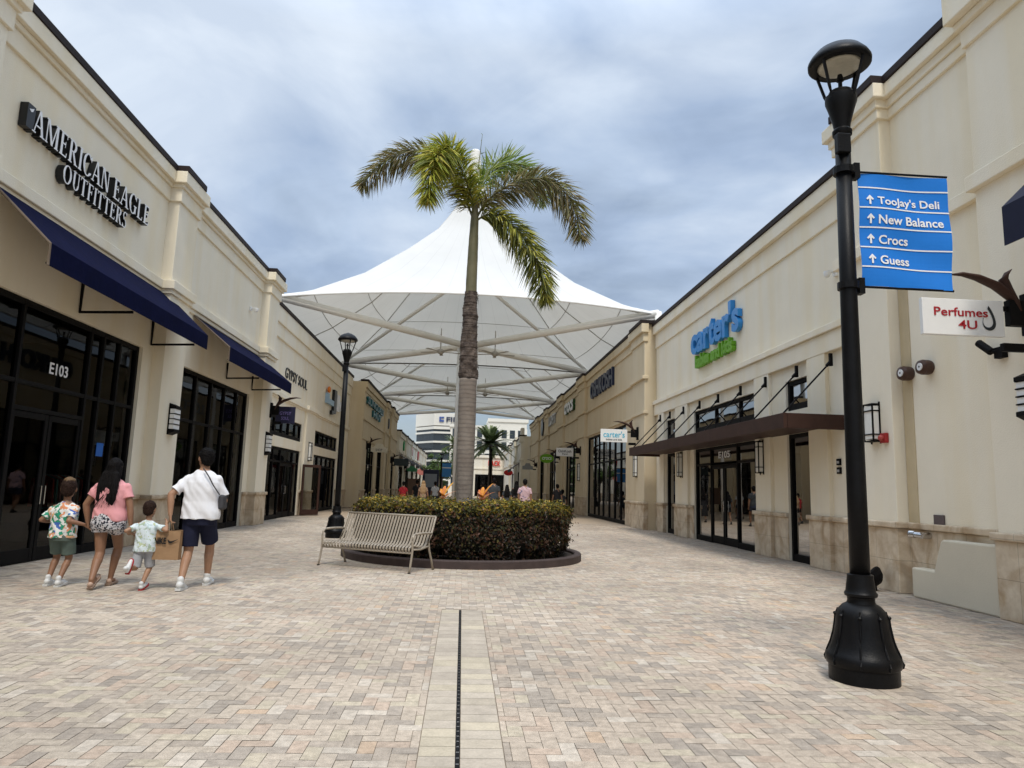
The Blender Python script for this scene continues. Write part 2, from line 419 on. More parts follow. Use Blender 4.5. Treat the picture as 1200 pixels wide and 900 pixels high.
# ------------------------------------------------------------------ shop buildings
def sx(s, X0, d): return s*(X0-d)
def BX(g, s, X0, d0, d1, y0, y1, z0, z1): return g.box(sx(s,X0,d0), sx(s,X0,d1), y0, y1, z0, z1)
def building(s, X0, y0, y1, H, label, openings, pil=(), bands=(), ledges=(), dado=True, depth=9, wallm=None, bandm=None, trim=True, cat='shop building', name='shop_building', stone_h=1.0, trimd=.2):
    wallm = wallm or STUC; bandm = bandm or wallm
    root = thing(name, (sx(s,X0,0), (y0+y1)/2, 0), label, cat)
    g = Geo(); x = sx(s,X0,0)
    ys = sorted(set([y0, y1] + [o[0] for o in openings] + [o[1] for o in openings]))
    zs = sorted(set([0, H] + [o[2] for o in openings] + [o[3] for o in openings]))
    for a, b in zip(ys, ys[1:]):
        for c, d in zip(zs, zs[1:]):
            if any(o[0] <= a+1e-4 and b <= o[1]+1e-4 and o[2] <= c+1e-4 and d <= o[3]+1e-4 for o in openings): continue
            g.quad((x,a,c),(x,b,c),(x,b,d),(x,a,d))
    xi = sx(s, X0, -.28)
    for a, b, c, d in openings:
        g.quad((x,a,c),(xi,a,c),(xi,a,d),(x,a,d)); g.quad((x,b,c),(xi,b,c),(xi,b,d),(x,b,d))
        g.quad((x,a,d),(xi,a,d),(xi,b,d),(x,b,d))
        if c > .05: g.quad((x,a,c),(xi,a,c),(xi,b,c),(x,b,c))
    xb = sx(s, X0, -depth); e = .005
    for yy in (y0+e, y1-e): g.quad((x,yy,0),(xb,yy,0),(xb,yy,H),(x,yy,H))
    obj('wall', g, wallm, root)
    xr = sx(s, X0, -.35)
    r = Geo(); r.quad((xr,y0+e,H-.35),(xb,y0+e,H-.35),(xb,y1-e,H-.35),(xr,y1-e,H-.35)); r.quad((xr,y0+e,H-.35),(xr,y1-e,H-.35),(xr,y1-e,H-.01),(xr,y0+e,H-.01))
    obj('roof', r, TRIM, root)
    # dark rooms behind the glass
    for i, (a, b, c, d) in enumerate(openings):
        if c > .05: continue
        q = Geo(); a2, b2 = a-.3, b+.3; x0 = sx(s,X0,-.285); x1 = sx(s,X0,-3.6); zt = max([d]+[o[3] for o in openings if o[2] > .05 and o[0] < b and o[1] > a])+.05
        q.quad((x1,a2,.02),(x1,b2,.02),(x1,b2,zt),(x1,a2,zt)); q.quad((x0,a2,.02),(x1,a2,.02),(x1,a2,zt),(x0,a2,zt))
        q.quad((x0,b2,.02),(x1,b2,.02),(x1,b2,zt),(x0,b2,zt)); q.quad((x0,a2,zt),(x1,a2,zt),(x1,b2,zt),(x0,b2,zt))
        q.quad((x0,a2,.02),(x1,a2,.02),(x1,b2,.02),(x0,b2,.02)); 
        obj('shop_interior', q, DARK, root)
    for (pa, pb, pd, ph) in pil:
        p = Geo(); BX(p, s, X0, -.05, pd, pa, pb, stone_h if dado else 0, ph)
        po = obj('pilaster', p, wallm, root, bevel=.012)
        if dado:
            q = Geo(); BX(q, s, X0, -.05, pd+.035, pa-.035, pb+.035, 0, stone_h-.03)
            obj('stone_base', q, STONE, po, bevel=.012)
            q = Geo(); BX(q, s, X0, -.05, pd+.08, pa-.08, pb+.08, stone_h-.03, stone_h+.07)
            obj('stone_cap', q, STONE, po, bevel=.02)
    for nm, lst, mm in (('cornice', bands, bandm), ('ledge', ledges, bandm)):
        if not lst: continue
        g = Geo()
        for (d, z0, z1) in lst:
            BX(g, s, X0, -.04, d, y0+.002, y1-.002, z0, z1)
            for (pa, pb, pd, ph) in pil:
                if z1 < ph+.3: BX(g, s, X0, -.04, pd+d, pa-d, pb+d, z0-.003, z1+.003)
        obj(nm, g, mm, root, bevel=.015)
    if trim:
        g = Geo(); BX(g, s, X0, -.3, trimd, y0+.002, y1-.002, H, H+.14)
        for (pa, pb, pd, ph) in pil:
            if ph > H-1: BX(g, s, X0, -.3, pd+trimd, pa-trimd*.8, pb-.15, H-.003, H+.143)
        obj('roof_trim', g, TRIM, root, bevel=.01)
    if dado:
        cuts = sorted([(o[0], o[1]) for o in openings if o[2] < .5]); a = y0
        for c0, c1 in cuts + [(y1, y1)]:
            if c0 - a > .12:
                g = Geo(); k = Geo()
                BX(g, s, X0, -.05, .03, a+.004, c0-.004, 0, stone_h-.032); BX(k, s, X0, -.05, .075, a+.004, c0+.02 if c0 < y1 else c0-.004, stone_h-.032, stone_h+.068)
                so = obj('stone_dado', g, STONE, root, bevel=.012); obj('stone_cap', k, STONE, so, bevel=.02)
            a = c1
    return root

def storefront(root, s, X0, y0, y1, z0, z1, mull, trans, doors=(), d=-.12, w=.07, fw=.1, panes=True):
    """black metal frame, each pane and each door its own mesh"""
    g = Geo()
    BX(g,s,X0,d-.05,d+.05,y0+.004,y0+fw,z0,z1-.004); BX(g,s,X0,d-.05,d+.05,y1-fw,y1-.004,z0,z1-.004)
    ys = [y0+fw] + list(mull) + [y1-fw]
    for m in mull: BX(g,s,X0,d-.05,d+.05,m-w/2,m+w/2,z0,z1-.004)
    def indoor(a, b): return [q for q in doors if q[0] <= a+.06 and b <= q[1]+.06]
    zs = [z0] + list(trans) + [z1]
    cells = []
    for a, b in zip(ys, ys[1:]):
        a2 = a if a == ys[0] else a+w/2; b2 = b if b == ys[-1] else b-w/2
        D = indoor(a, b)
        BX(g,s,X0,d-.046,d+.046,a2,b2,z1-fw,z1-.006)
        if not D: BX(g,s,X0,d-.046,d+.046,a2,b2,z0,z0+.16)
        for t in trans:
            if D and t < D[0][2]: continue
            BX(g,s,X0,d-.046,d+.046,a2,b2,t-w/2,t+w/2)
        if D: BX(g,s,X0,d-.046,d+.046,a2,b2,D[0][2],D[0][2]+w)
        lo = z0+.16
        st = [lo] + [t for t in trans] + [z1-fw]
        if D: st = [D[0][2]+w] + [t for t in trans if t > D[0][2]+.1] + [z1-fw]
        for c, e in zip(st, st[1:]):
            c2 = c if c == st[0] else c+w/2; e2 = e if e == st[-1] else e-w/2
            cells.append((a2, b2, c2, e2))
    fr = obj('storefront_frame', g, FRAME, root, bevel=.006)
    x = sx(s,X0,d)
    for a, b, c, e in cells:
        q = Geo(); q.quad((x,a,c),(x,b,c),(x,b,e),(x,a,e)); obj('pane', q, GLASS, fr)
    for (a, b, zh) in doors:
        n = max(1, round((b-a)/1.0)); ww = (b-a)/n
        for i in range(n):
            door(root, s, X0, a+i*ww+.012, a+(i+1)*ww-.012, z0+.012, zh-.008, d+.005, right=(i % 2 == 0))
    return fr
def door(root, s, X0, a, b, z0, z1, d, right=True):
    g = Geo(); w = .09
    BX(g,s,X0,d-.025,d+.025,a,a+w,z0,z1); BX(g,s,X0,d-.025,d+.025,b-w,b,z0,z1)
    BX(g,s,X0,d-.023,d+.023,a+w,b-w,z0,z0+.22); BX(g,s,X0,d-.023,d+.023,a+w,b-w,z1-.1,z1)
    do = obj('door', g, FRAME, root, bevel=.006); x = sx(s,X0,d)
    q = Geo(); q.quad((x,a+w,z0+.22),(x,b-w,z0+.22),(x,b-w,z1-.1),(x,a+w,z1-.1)); obj('pane', q, GLASS, do)
    h = Geo(); yh = b-w/2 if right else a+w/2
    xh = sx(s,X0,d+.07); h.tube([(x,yh,.95),(xh,yh,.95),(xh,yh,1.25),(x,yh,1.25)], .012, 8); obj('handle', h, STEEL, do)
    return do

CORN = [(.05,7.74,8.06),(.10,8.06,8.15),(.18,8.15,8.42)]
# left: outfitter shop
LA = building(-1, 7.0, -3.0, 25.02, 8.42, 'tall cream stucco shop building with two blue awnings on the left', [(2.2,7.8,0,4.22),(10.3,15.55,0,4.22),(17.75,23.3,0,4.2)],
    pil=[(.3,1.5,.25,8.42),(8.55,9.8,.25,8.42),(16.05,17.2,.25,8.42),(23.8,25.0,.27,8.42)], bands=CORN, ledges=[(.1,5.66,5.86),(.05,5.56,5.66)])
storefront(LA, -1, 7.0, 2.2,7.8,0,4.22, [3.6,5.0,6.4],[2.65])
storefront(LA, -1, 7.0, 10.3,15.55,0,4.22, [11.55,13.62,14.1,14.75],[2.9], doors=[(11.55,13.62,2.45)])
storefront(LA, -1, 7.0, 17.75,23.3,0,4.2, [18.95,20.1,21.2,22.3],[2.9])
# left: boutique
LB = building(-1, 7.12, 25.02, 44.0, 7.9, 'lower cream stucco boutique building with square transom windows', [(26.2,31.6,0,2.75),(26.2,31.6,3.15,3.92),(34.4,40.4,0,2.75),(34.4,40.4,3.15,3.9)],
    pil=[(32.0,33.9,.1,4.55)], bands=[(.12,7.3,7.9),(.06,6.78,7.3)], ledges=[(.1,4.62,4.8),(.05,4.55,4.62)], wallm=STUC, trimd=.16)
storefront(LB, -1, 7.12, 26.2,31.6,0,2.75, [27.4,28.5,30.5],[2.2], doors=[(28.5,30.5,2.15)], d=-.1)
storefront(LB, -1, 7.12, 26.2,31.6,3.15,3.92, [27.3,28.4,29.5,30.6],[], d=-.1)
storefront(LB, -1, 7.12, 34.4,40.4,0,2.75, [35.6,36.8,38.0,39.2],[2.2], d=-.1)
storefront(LB, -1, 7.12, 34.4,40.4,3.15,3.9, [35.6,36.8,38.0,39.2],[], d=-.1)
# left: projecting block under the canopy, in the shaded stucco
LC = building(-1, 6.25, 44.0, 66.0, 7.72, 'tan stucco shop building with teal lettering that juts out from the left row', [(46.2,50.2,0,3.9),(52.0,55.0,0,3.9),(57.0,59.0,0,3.9),(61.2,64.5,0,3.9)],
    pil=[(55.3,56.7,.15,7.72),(59.4,60.8,.15,7.72)], bands=[(.05,7.1,7.35),(.14,7.35,7.72)], ledges=[(.08,5.35,5.5),(.06,4.15,4.22)], wallm=STUC_SHADE)
for a, b in ((46.2,50.2),(52.0,55.0),(57.0,59.0),(61.2,64.5)):
    storefront(LC, -1, 6.25, a, b, 0, 3.9, [a+(b-a)/3, a+2*(b-a)/3], [2.7])
LD = building(-1, 6.1, 66.0, 118.0, 6.35, 'far pale shop building with dark awnings along the left row', [(67+8*i, 72.5+8*i, 0, 3.2) for i in range(6)],
    pil=[(65.99+8*i+.2, 66.8+8*i, .12, 6.35) for i in range(7)], bands=[(.1,5.9,6.35)], ledges=[(.08,4.4,4.6)], wallm=STUC_SUN, depth=14)
for i in range(6): storefront(LD, -1, 6.1, 67+8*i, 72.5+8*i, 0, 3.2, [68.8+8*i, 70.6+8*i], [2.4])
# right: perfume shop
R0 = building(1, 7.1, -3.0, 12.42, 8.5, 'tall cream stucco corner building beside the lamp post with a stone base', [],
    pil=[(10.98,12.4,.2,8.5)], bands=[(.05,7.92,8.1),(.09,8.1,8.25),(.17,8.25,8.5)], ledges=[(.09,5.66,5.86)], stone_h=1.03)
# its nearer wall steps forward
g = Geo(); g.box(6.85,8.2,-3,8.78,1.0,8.66); obj('projecting_wall', g, STUC, R0, bevel=.012)
g = Geo()
for d, a, b in ((.05,7.78,8.05),(.13,8.05,8.16),(.25,8.16,8.66)): g.box(6.85-d, 7.5, -2.998, 8.78+d*.35, a, b)
g.box(6.76,7.4,-2.998,8.85,5.66,5.88); obj('cornice', g, STUC, R0, bevel=.015)
g = Geo(); g.box(6.6,8.2,-2.99,8.82,8.663,8.8); obj('roof_trim', g, TRIM, R0)
g = Geo(); g.box(6.815,7.6,-2.998,8.81,0,.972); obj('stone_base', g, STONE, R0, bevel=.012)
g = Geo(); g.box(6.77,7.6,-2.998,8.85,.972,1.075); obj('stone_cap', g, STONE, R0, bevel=.02)
g = Geo(); g.box(7.088,7.3,10.72,10.97,1.08,5.64); obj('stained_strip', g, STAIN, R0)
# right: children's clothes shop
OP = [(14.85,16.05),(17.7,22.75),(24.6,25.95)]
R1 = building(1, 7.5, 12.42, 27.3, 8.0, 'cream stucco children\'s clothes shop building with a long brown canopy', [(a,b,0,2.87) for a,b in OP]+[(a,b,3.4,4.1) for a,b in OP],
    pil=[(16.8,17.68,.09,4.45),(23.2,24.56,.09,4.45),(14.05,14.83,.09,4.45),(26.0,26.7,.09,4.45)], bands=[(.05,7.1,7.66),(.16,7.66,8.0)], ledges=[(.16,4.83,4.98),(.1,4.42,4.83)])
for a, b in (OP[0], OP[2]):
    storefront(R1, 1, 7.5, a, b, 0, 2.87, [], [], d=-.1); storefront(R1, 1, 7.5, a, b, 3.4, 4.1, [], [], d=-.1)
storefront(R1, 1, 7.5, 17.7,22.75,0,2.87, [19.25,21.35],[2.35], doors=[(19.25,21.35,2.3)], d=-.1)
storefront(R1, 1, 7.5, 17.7,22.75,3.4,4.1, [19.0,20.9],[], d=-.1)
# right: further row
R2 = building(1, 7.12, 27.3, 76.0, 8.1, 'long shaded stucco shop row under the canopy on the right', [(30.9,40.7,0,4.42),(45.0,49.4,0,4.42),(54.6,58.8,0,4.42),(62,66,0,4.42)],
    pil=[(27.32,29.35,.1,8.1),(40.9,43.2,.17,8.1),(50,52.4,.17,8.1),(59,61.2,.17,8.1),(66.4,68.6,.17,8.1)], bands=[(.06,7.4,7.75),(.16,7.75,8.1)], ledges=[(.1,5.88,6.0),(.06,4.5,4.6)], wallm=STUC_SHADE)
storefront(R2, 1, 7.12, 30.9,40.7,0,4.42, [32.3,33.6,34.9,36.4,37.6,38.8],[2.9])
for a, b in ((45.0,49.4),(54.6,58.8),(62,66)): storefront(R2, 1, 7.12, a, b, 0, 4.42, [a+1.5,a+3.0],[2.8])
R3 = building(1, 6.4, 76.0, 116, 7.0, 'far sunlit shop building with stepped parapets at the right row end', [(78,84,0,3.3),(88,94,0,3.3)],
    pil=[(76.1,77.6,.3,7.9),(85,87,.3,7.5),(95,97,.3,7.3)], bands=[(.12,6.4,7.0)], ledges=[(.1,4.4,4.6)], wallm=STUC_SUN, depth=12)
for a, b in ((78,84),(88,94)): storefront(R3, 1, 6.4, a, b, 0, 3.3, [a+2,a+4], [2.4])
# cross building closing the street
g = Geo(); root = thing('shop_building', (7, 112, 0), 'pale shop building with red letters closing the far end of the street', 'shop building')
g.box(1.2,12,112,126,0,6.0); obj('wall', g, STUC_SUN, root)
g = Geo(); g.box(1.0,12.2,111.8,126,6.0,6.5); g.box(1.1,12,111.9,112.2,4.2,4.45); obj('cornice', g, STUC_SUN, root)
g = Geo(); g.box(1.9,6.4,111.9,112.1,0,3.4); fr = obj('storefront_frame', g, FRAME, root)
for k in range(3):
    q = Geo(); q.quad((2.05+k*1.45,111.88,.2),(3.35+k*1.45,111.88,.2),(3.35+k*1.45,111.88,3.2),(2.05+k*1.45,111.88,3.2)); obj('pane', q, GLASS, fr)
q = letters('RACK', (3.9,111.88,4.75), (1,0,0), 1.9, .85, .12, .03); obj('lettering', q, flat('sign_red', (.6,.03,.02)), root)

# ---- office tower and the white office block far behind
TW = mat('tower_white', (.72,.70,.63), .8, var=.05, vscale=.1); TG = mat('tower_glass', (.025,.035,.045), .15, var=.3, vscale=.3, spec=.6)
tower = thing('office_tower', (0,176,-5), 'grey glass office tower with pale floor bands and a lettered roof storey', 'office building')
def tower_floor(g, z0, z1, e=0):
    p = [(-10.6-e,158,),(-6.6,152-e),(1.6,152-e),(1.6,170),(-10.6-e,170)]
    g.prism([(a,b,z0) for a,b in p], (0,0,z1-z0))
g = Geo(); tower_floor(g, -6, 13.6); obj('glass_wall', g, TG, tower)
for k in range(9):
    q = Geo(); tower_floor(q, -3.5+k*2.0, -3.1+k*2.0, .25); obj('floor_band', q, TW, tower)
q = Geo(); tower_floor(q, 14.2, 16.9, .3); tower_floor(q, 13.4, 14.0, .3); obj('roof_storey', q, TW, tower)
q = letters('FIRST', (-4.0,151.55,15.0), (1,0,0), 4.8, 1.05, .1, .03); obj('lettering', q, flat('sign_ink', (.03,.04,.08)), tower)
q = Geo(); q.box(-5.5,-4.5,151.5,151.7,15.0,15.35); q.box(-5.5,-5.15,151.48,151.68,15.3,16.05); q.box(-5.1,-4.5,151.49,151.69,15.75,16.05); obj('emblem', q, flat('emblem_blue', (.04,.09,.3)), tower)
wb = thing('office_block', (4,131,-4), 'white office block with a grid of dark windows behind the far palm', 'office building')
g = Geo(); g.box(-2.6,11.5,130,140,-4,12.2); obj('wall', g, TW, wb)
g = Geo(); g.box(-2.8,4.2,129.8,140,12.2,12.6); g.box(4.2,11.7,129.8,140,13.4,14.0); obj('parapet', g, TW, wb)
g = Geo(); g.box(4.3,11.4,130.01,140,12.2,13.4); obj('upper_storey', g, TW, wb)
for i in range(9):
    for k in range(5):
        q = Geo(); x = -2.2+i*1.5
        q.box(x,x+.95,129.94,130.05,1.6+k*2.2,3.1+k*2.2); obj('window', q, TG, wb)
lb = thing('low_office', (-12,176,-5), 'pale low office building half hidden beside the glass tower', 'office building')
g = Geo(); g.box(-22,-11.4,150,165,-5,9.6); obj('wall', g, TW, lb)
for k in range(3):
    q = Geo(); q.box(-21.5,-11.6,149.9,150.02,2.2+k*2.4,3.4+k*2.4); obj('window_band', q, TG, lb)
# ------------------------------------------------------------------ ground
GR = mat('ground_paving', (.34,.27,.205), .9, base2=(.44,.355,.265), vscale=2.5, bump=.3, bscale=20, spec=.2)
JOINT = mat('joint_sand', (.25,.205,.155), .95, var=.35, vscale=6, spec=.1)
PAV = attr_mat('paver', .85, noise_amt=.18, nscale=19, bump=.4, spec=.2, spots=True)
SLAB = attr_mat('slab', .85, noise_amt=.1, nscale=9, bump=.25, spec=.2)
g = Geo(); g.quad((-600,-200,-.02),(600,-200,-.02),(600,900,-.02),(-600,900,-.02)); obj('ground', g, GR).__setitem__('kind', 'structure')
g = Geo(); g.quad((-7.8,-4,-.006),(8,-4,-.006),(8,31,-.006),(-7.8,31,-.006)); obj('paving_joints', g, JOINT)['kind'] = 'structure'
def paver_col(x, y):
    n = noise.noise((x*.33, y*.33, 3.1)); n2 = noise.noise((x*1.1+9, y*1.1, 7.7))
    pink = min(1, max(0, .30 + x*.055 + n*.5))
    a = Vector((.485,.41,.315)).lerp(Vector((.49,.395,.30)), pink)
    r = R.random()
    if r < .12 + .10*max(0, n2): a = Vector((.375,.32,.255))
    elif r < .22: a = Vector((.41,.345,.27))
    elif r < .30: a = Vector((.535,.465,.37))
    elif r < .30 + .06*pink: a = Vector((.52,.39,.27))
    elif r < .42: a = Vector((.485,.38,.285))
    elif r < .5: a = Vector((.50,.43,.315))
    st = max(0, noise.noise((x*.22+3, y*.16, 12.3))-.12)*.5
    k = (1 - st)*(1 + .22*n2*.6 + R.uniform(-.07,.07)) * (1 - .05*max(0, n))
    return Vector((a.x*.885, a.y*.88, a.z*.90))*k
w = .094; g = Geo(); cols = []; gap = .0017
for i in range(-82, 84):
    for j in range(13, 328):
        m = (i + j) % 4
        if m == 0: x0, x1, y0, y1 = i*w, (i+2)*w, j*w, (j+1)*w
        elif m == 2: x0, x1, y0, y1 = i*w, (i+1)*w, j*w, (j+2)*w
        else: continue
        x0 += .045; x1 += .045
        cx, cy = (x0+x1)/2, (y0+y1)/2
        if cy < 8.72:
            if x0 >= -.187 and x1 <= .287: continue
            if x0 < -.187 and x1 > -.187: x1 = -.187
            elif x1 > .287 and x0 < .287: x0 = .287
        if x1-x0 < .01: continue
        if (cx-.05)**2 + (cy-15.35)**2 < 2.3**2: continue
        z = R.uniform(-.0008,.0008); ax, ay = R.uniform(-.0008,.0008), R.uniform(-.0005,.0005)
        gx = gap*R.uniform(.7,1.4)
        gy = gx*.6; g.quad((x0+gx,y0+gy,z-ax-ay),(x1-gx,y0+gy,z+ax-ay),(x1-gx,y1-gy,z+ax+ay),(x0+gx,y1-gy,z-ax+ay))
        cols.append(paver_col(cx, cy))
obj('paving', g, PAV, colors=cols)['kind'] = 'structure'
g = Geo(); cols = []
for sd in (0, 1):
    y = 1.3 + sd*.07
    while y < 8.7:
        L = R.choice((.15,.15,.2)); e = min(8.715, y+L)
        x0, x1 = (-.185,.016) if sd == 0 else (.044,.282)
        g.quad((x0+.002,y+.002,.001),(x1,y+.002,.001),(x1,e-.002,.001),(x0+.002,e-.002,.001))
        k = R.uniform(.9,1.08); cols.append(Vector(R.choice(((.445,.38,.295),(.425,.365,.29),(.46,.395,.295),(.41,.35,.28))))*k); y = e
obj('drain_edging', g, SLAB, colors=cols)['kind'] = 'structure'
t = thing('trench_drain', (.03, 5, 0), 'narrow black slot drain running down the middle of the paving', 'drain')
g = Geo(); g.box(.017,.043,1.3,8.715,-.09,-.003); obj('channel', g, FRAME, t)
g = Geo(); y = 1.35
while y < 8.7: g.box(.022,.038,y,y+.014,-.003,.0015); y += .085
obj('grating', g, STEEL, t)

# ------------------------------------------------------------------ awnings
def awning(s, X0, y0, y1, zt, zf, zb, pr, m, label, posts=()):
    t = thing('awning', (sx(s,X0,0), (y0+y1)/2, zf), label, 'awning')
    def P(d, y, z): return (sx(s,X0,d), y, z)
    n = 12; g = Geo(); l = Geo()
    for i in range(n):
        a = y0+(y1-y0)*i/n; b = y0+(y1-y0)*(i+1)/n
        for q, o in ((g, 0), (l, -.012)):
            q.quad(P(.01,a,zt+o), P(.01,b,zt+o), P(pr+o,b,zf+o), P(pr+o,a,zf+o))
        g.quad(P(pr,a,zf), P(pr,b,zf), P(pr,b,zb), P(pr,a,zb)); l.quad(P(pr-.012,a,zf-.012), P(pr-.012,b,zf-.012), P(pr-.012,b,zb+.002), P(pr-.012,a,zb+.002))
    c = obj('canopy', g, m, t); obj('lining', l, LINING, c)
    e = Geo(); e.tube([P(.02,y0,zt-.01), P(pr-.01,y0,zf-.01), P(pr-.01,y0,zb)], .02, 6); obj('hem', e, LINING, c)
    f = Geo(); f.tube([P(pr-.03,y0,zb+.03), P(pr-.03,y1,zb+.03)], .02, 6)
    for p in posts:
        f.tube([P(.03,p,zt-.75), P(.03,p,zb-.06), P(pr-.03,p,zb-.02)], .03, 4)
    obj('frame', f, FRAME, t)
    return t
awning(-1, 7.0, 10.2, 16.55, 5.64, 4.73, 4.40, .98, NAVY, 'navy blue awning over the shop door numbered E103', (12.9, 15.85))
awning(-1, 7.0, 18.1, 24.67, 5.56, 4.78, 4.42, .98, NAVY, 'navy blue awning between the two cream pilasters further along', (20.9, 23.4))
awning(-1, 7.0, 2.0, 8.3, 5.64, 4.82, 4.47, .83, NAVY, 'navy blue awning nearest the camera on the left', (3.5, 6.5))
awning(1, 6.85, 1.6, 7.32, 5.6, 4.79, 4.33, .83, NAVYD, 'dark navy awning at the right edge beyond the perfume sign', (3.2, 6.2))
for i in range(6):
    awning(-1, 6.1, 66.9+8*i, 72.6+8*i, 4.3, 3.5, 3.25, 1.2, FRAME, 'black awning in the far sunlit row, %s' % ('nearest of six','second of six','third of six','fourth of six','fifth of six','farthest of six')[i])
awning(1, 6.4, 77.6, 83.5, 4.3, 3.5, 3.2, 1.2, FRAME, 'black awning on the far sunlit building at the right row end')

# long brown canopy with tie rods
t = thing('entrance_canopy', (7.5, 20, 2.9), 'long dark brown flat canopy hung on rods over the clothes shop doors', 'canopy')
g = Geo(); g.box(6.33,7.49,13.58,26.5,2.86,2.9); obj('deck', g, BRONZE, t)
g = Geo(); g.box(6.25,6.33,13.5,26.58,2.78,3.08); g.box(6.334,7.49,13.5,13.58,2.782,3.078); g.box(6.334,7.49,26.5,26.58,2.782,3.078); obj('fascia', g, BRONZE, t, bevel=.008)
for k, y in enumerate((13.75,15.25,16.9,18.5,20.2,21.85,23.5,25.1,26.35)):
    g = Geo(); g.tube([(7.4,y,4.2),(6.36,y,3.09)], .018, 6); ro = obj('tie_rod', g, FRAME, t)
    g = Geo(); g.box(7.36,7.42,y-.03,y+.03,4.1,4.36); g.tube([(7.39,y,4.2),(7.3,y,4.1)], .035, 6); obj('bracket', g, FRAME, ro)

# ------------------------------------------------------------------ lettering signs on the walls
SBLK = flat('sign_black', (.012,.012,.013), .35); SWH = flat('letter_white', (.8,.8,.8), .4)
t = thing('shop_sign', (-6.98, 12.5, 6.6), 'white serif letters with deep black sides spelling American Eagle Outfitters', 'shop sign')
for s_, y0, z0, w_, h_ in (('AMERICAN', 10.79, 6.7, 2.4, .4), ('EAGLE', 13.33, 6.7, 1.58, .4), ('OUTFITTERS', 11.7, 6.3, 2.28, .31)):
    a = serif_geo(s_, w_, h_, .0, .125); place(a, (-6.99, y0, z0), (0,1,0)); b = obj('letter_body', a, SBLK, t)
    a = serif_geo(s_, w_, h_, .130, .135); place(a, (-6.99, y0, z0), (0,1,0)); obj('letter_face', a, SWH, b)
g = Geo(); g.box(-6.99,-6.868,10.63,10.82,6.71,7.09); eb = obj('emblem_box', g, SBLK, t); g = Geo(); g.prism([(-6.866,10.66,7.0),(-6.866,10.71,7.02),(-6.866,10.77,7.05),(-6.866,10.75,6.99),(-6.866,10.71,6.97)], (.004,0,0)); obj('emblem', g, SWH, eb)
t = thing('shop_sign', (7.4, 20.5, 6.2), 'big sky blue carter\'s lettering over green babies and kids on the cream wall', 'shop sign')
CB = flat('letter_blue', (.035,.25,.60), .4); CG = flat('letter_green', (.13,.35,.015), .4)
obj('lettering', letters("carter's", (7.49,22.6,5.92), (0,-1,0), 4.1, .98, .13, .035), CB, t)
lettering('babies and kids', CG, t, (7.49,22.2,5.44), (0,-1,0), 3.2, .42, .13, .045, name='sub_lettering')
t = thing('shop_sign', (7.0, 36, 7), 'dark navy raised OshKosh letters high on the shaded wall', 'shop sign')
obj('lettering', letters('OSHKOSH', (7.11,39.4,6.5), (0,-1,0), 6.0, .92, .12, .035), flat('letter_navy', (.012,.02,.05), .4), t)
t = thing('shop_sign', (7.0, 47.5, 7), 'white crocs letters with dark green sides on the shaded wall', 'shop sign')
obj('lettering', letters('crocs', (7.11,49.4,6.6), (0,-1,0), 4.0, .75, .16, .03), flat('letter_dkgreen', (.02,.08,.02), .4), t)
obj('letter_face', letters('crocs', (6.945,49.4,6.6), (0,-1,0), 4.0, .75, .01, .03), SWH, t)
t = thing('shop_sign', (7.0, 58, 7), 'pale grey letters on the shaded wall beyond the white crocs letters', 'shop sign')
obj('lettering', letters('LOFT', (7.11,59.0,6.6), (0,-1,0), 4.2, .8, .12, .02), flat('letter_grey', (.45,.45,.45), .4), t)
t = thing('shop_sign', (7.0, 70, 7), 'small black round emblem on the last shaded wall of the right row', 'shop sign')
g = Geo(); g.lathe([(.8,0),(.8,.12)], n=20); g.xf(Matrix.Translation((7.1,64.0,7.0)) @ Matrix.Rotation(-pi/2, 4, 'Y')); obj('emblem', g, SBLK, t)
t = thing('shop_sign', (-7.1, 30, 5.7), 'thin black GYPSY SOUL letters on the cream wall', 'shop sign')
lettering('GYPSY SOUL', SBLK, t, (-7.115,28.0,5.48), (0,1,0), 3.9, .42, .03)
t = thing('shop_sign', (-7.1, 38, 5.8), 'pale blue and white block sign with a small orange dot beside the Gypsy Soul letters', 'shop sign')
g = Geo(); g.box(-7.115,-6.98,36.2,38.0,5.45,5.72); g.box(-7.115,-6.98,36.2,36.7,5.72,5.95); obj('pale_block', g, flat('sign_paleblue', (.35,.5,.62)), t)
g = Geo(); g.box(-7.115,-6.97,38.0,38.7,5.1,6.35); g.box(-7.114,-6.972,37.6,38.0,5.0,5.2); obj('black_block', g, SBLK, t)
g = Geo(); g.box(-7.115,-6.96,38.8,39.6,5.3,6.2); g.box(-7.115,-6.96,39.75,40.4,5.4,5.9); obj('white_block', g, SWH, t)
g = Geo(); g.ell((-7.0,36.5,6.15), .08,.25,.17); obj('dot', g, flat('sign_orange', (.75,.2,.02)), t)
t = thing('shop_sign', (-6.2, 49, 6.5), 'two lines of teal capital letters on the shaded projecting block', 'shop sign')
TE = flat('letter_teal', (.012,.11,.13), .4)
obj('lettering', letters('SUNGLASS', (-6.245,44.7,6.42), (0,1,0), 8.8, .5, .14, .03), TE, t); obj('sub_lettering', letters('HUT', (-6.245,47.7,5.86), (0,1,0), 4.6, .46, .14, .03), TE, t)
for (y, z, c, lab, r) in ((57.9,6.3,(.05,.05,.05),'small dark emblem on the shaded wall past the teal letters',.42),(72,5.3,(.02,.30,.08),'round green emblem on the far sunlit wall',.5),(84,5.3,(.7,.45,.42),'faint pink ring emblem on the far sunlit wall',.5),(95,5.25,(.45,.01,.02),'round dark red emblem on the far sunlit wall',.6)):
    X = -6.24 if y < 60 else -6.09
    t = thing('shop_sign', (X, y, z), lab, 'shop sign')
    g = Geo(); g.lathe([(r,0),(r,.12),(r*.7,.14)], n=20); g.xf(Matrix.Translation((X,y,z)) @ Matrix.Rotation(pi/2, 4, 'Y')); obj('emblem', g, flat('emblem', c), t)

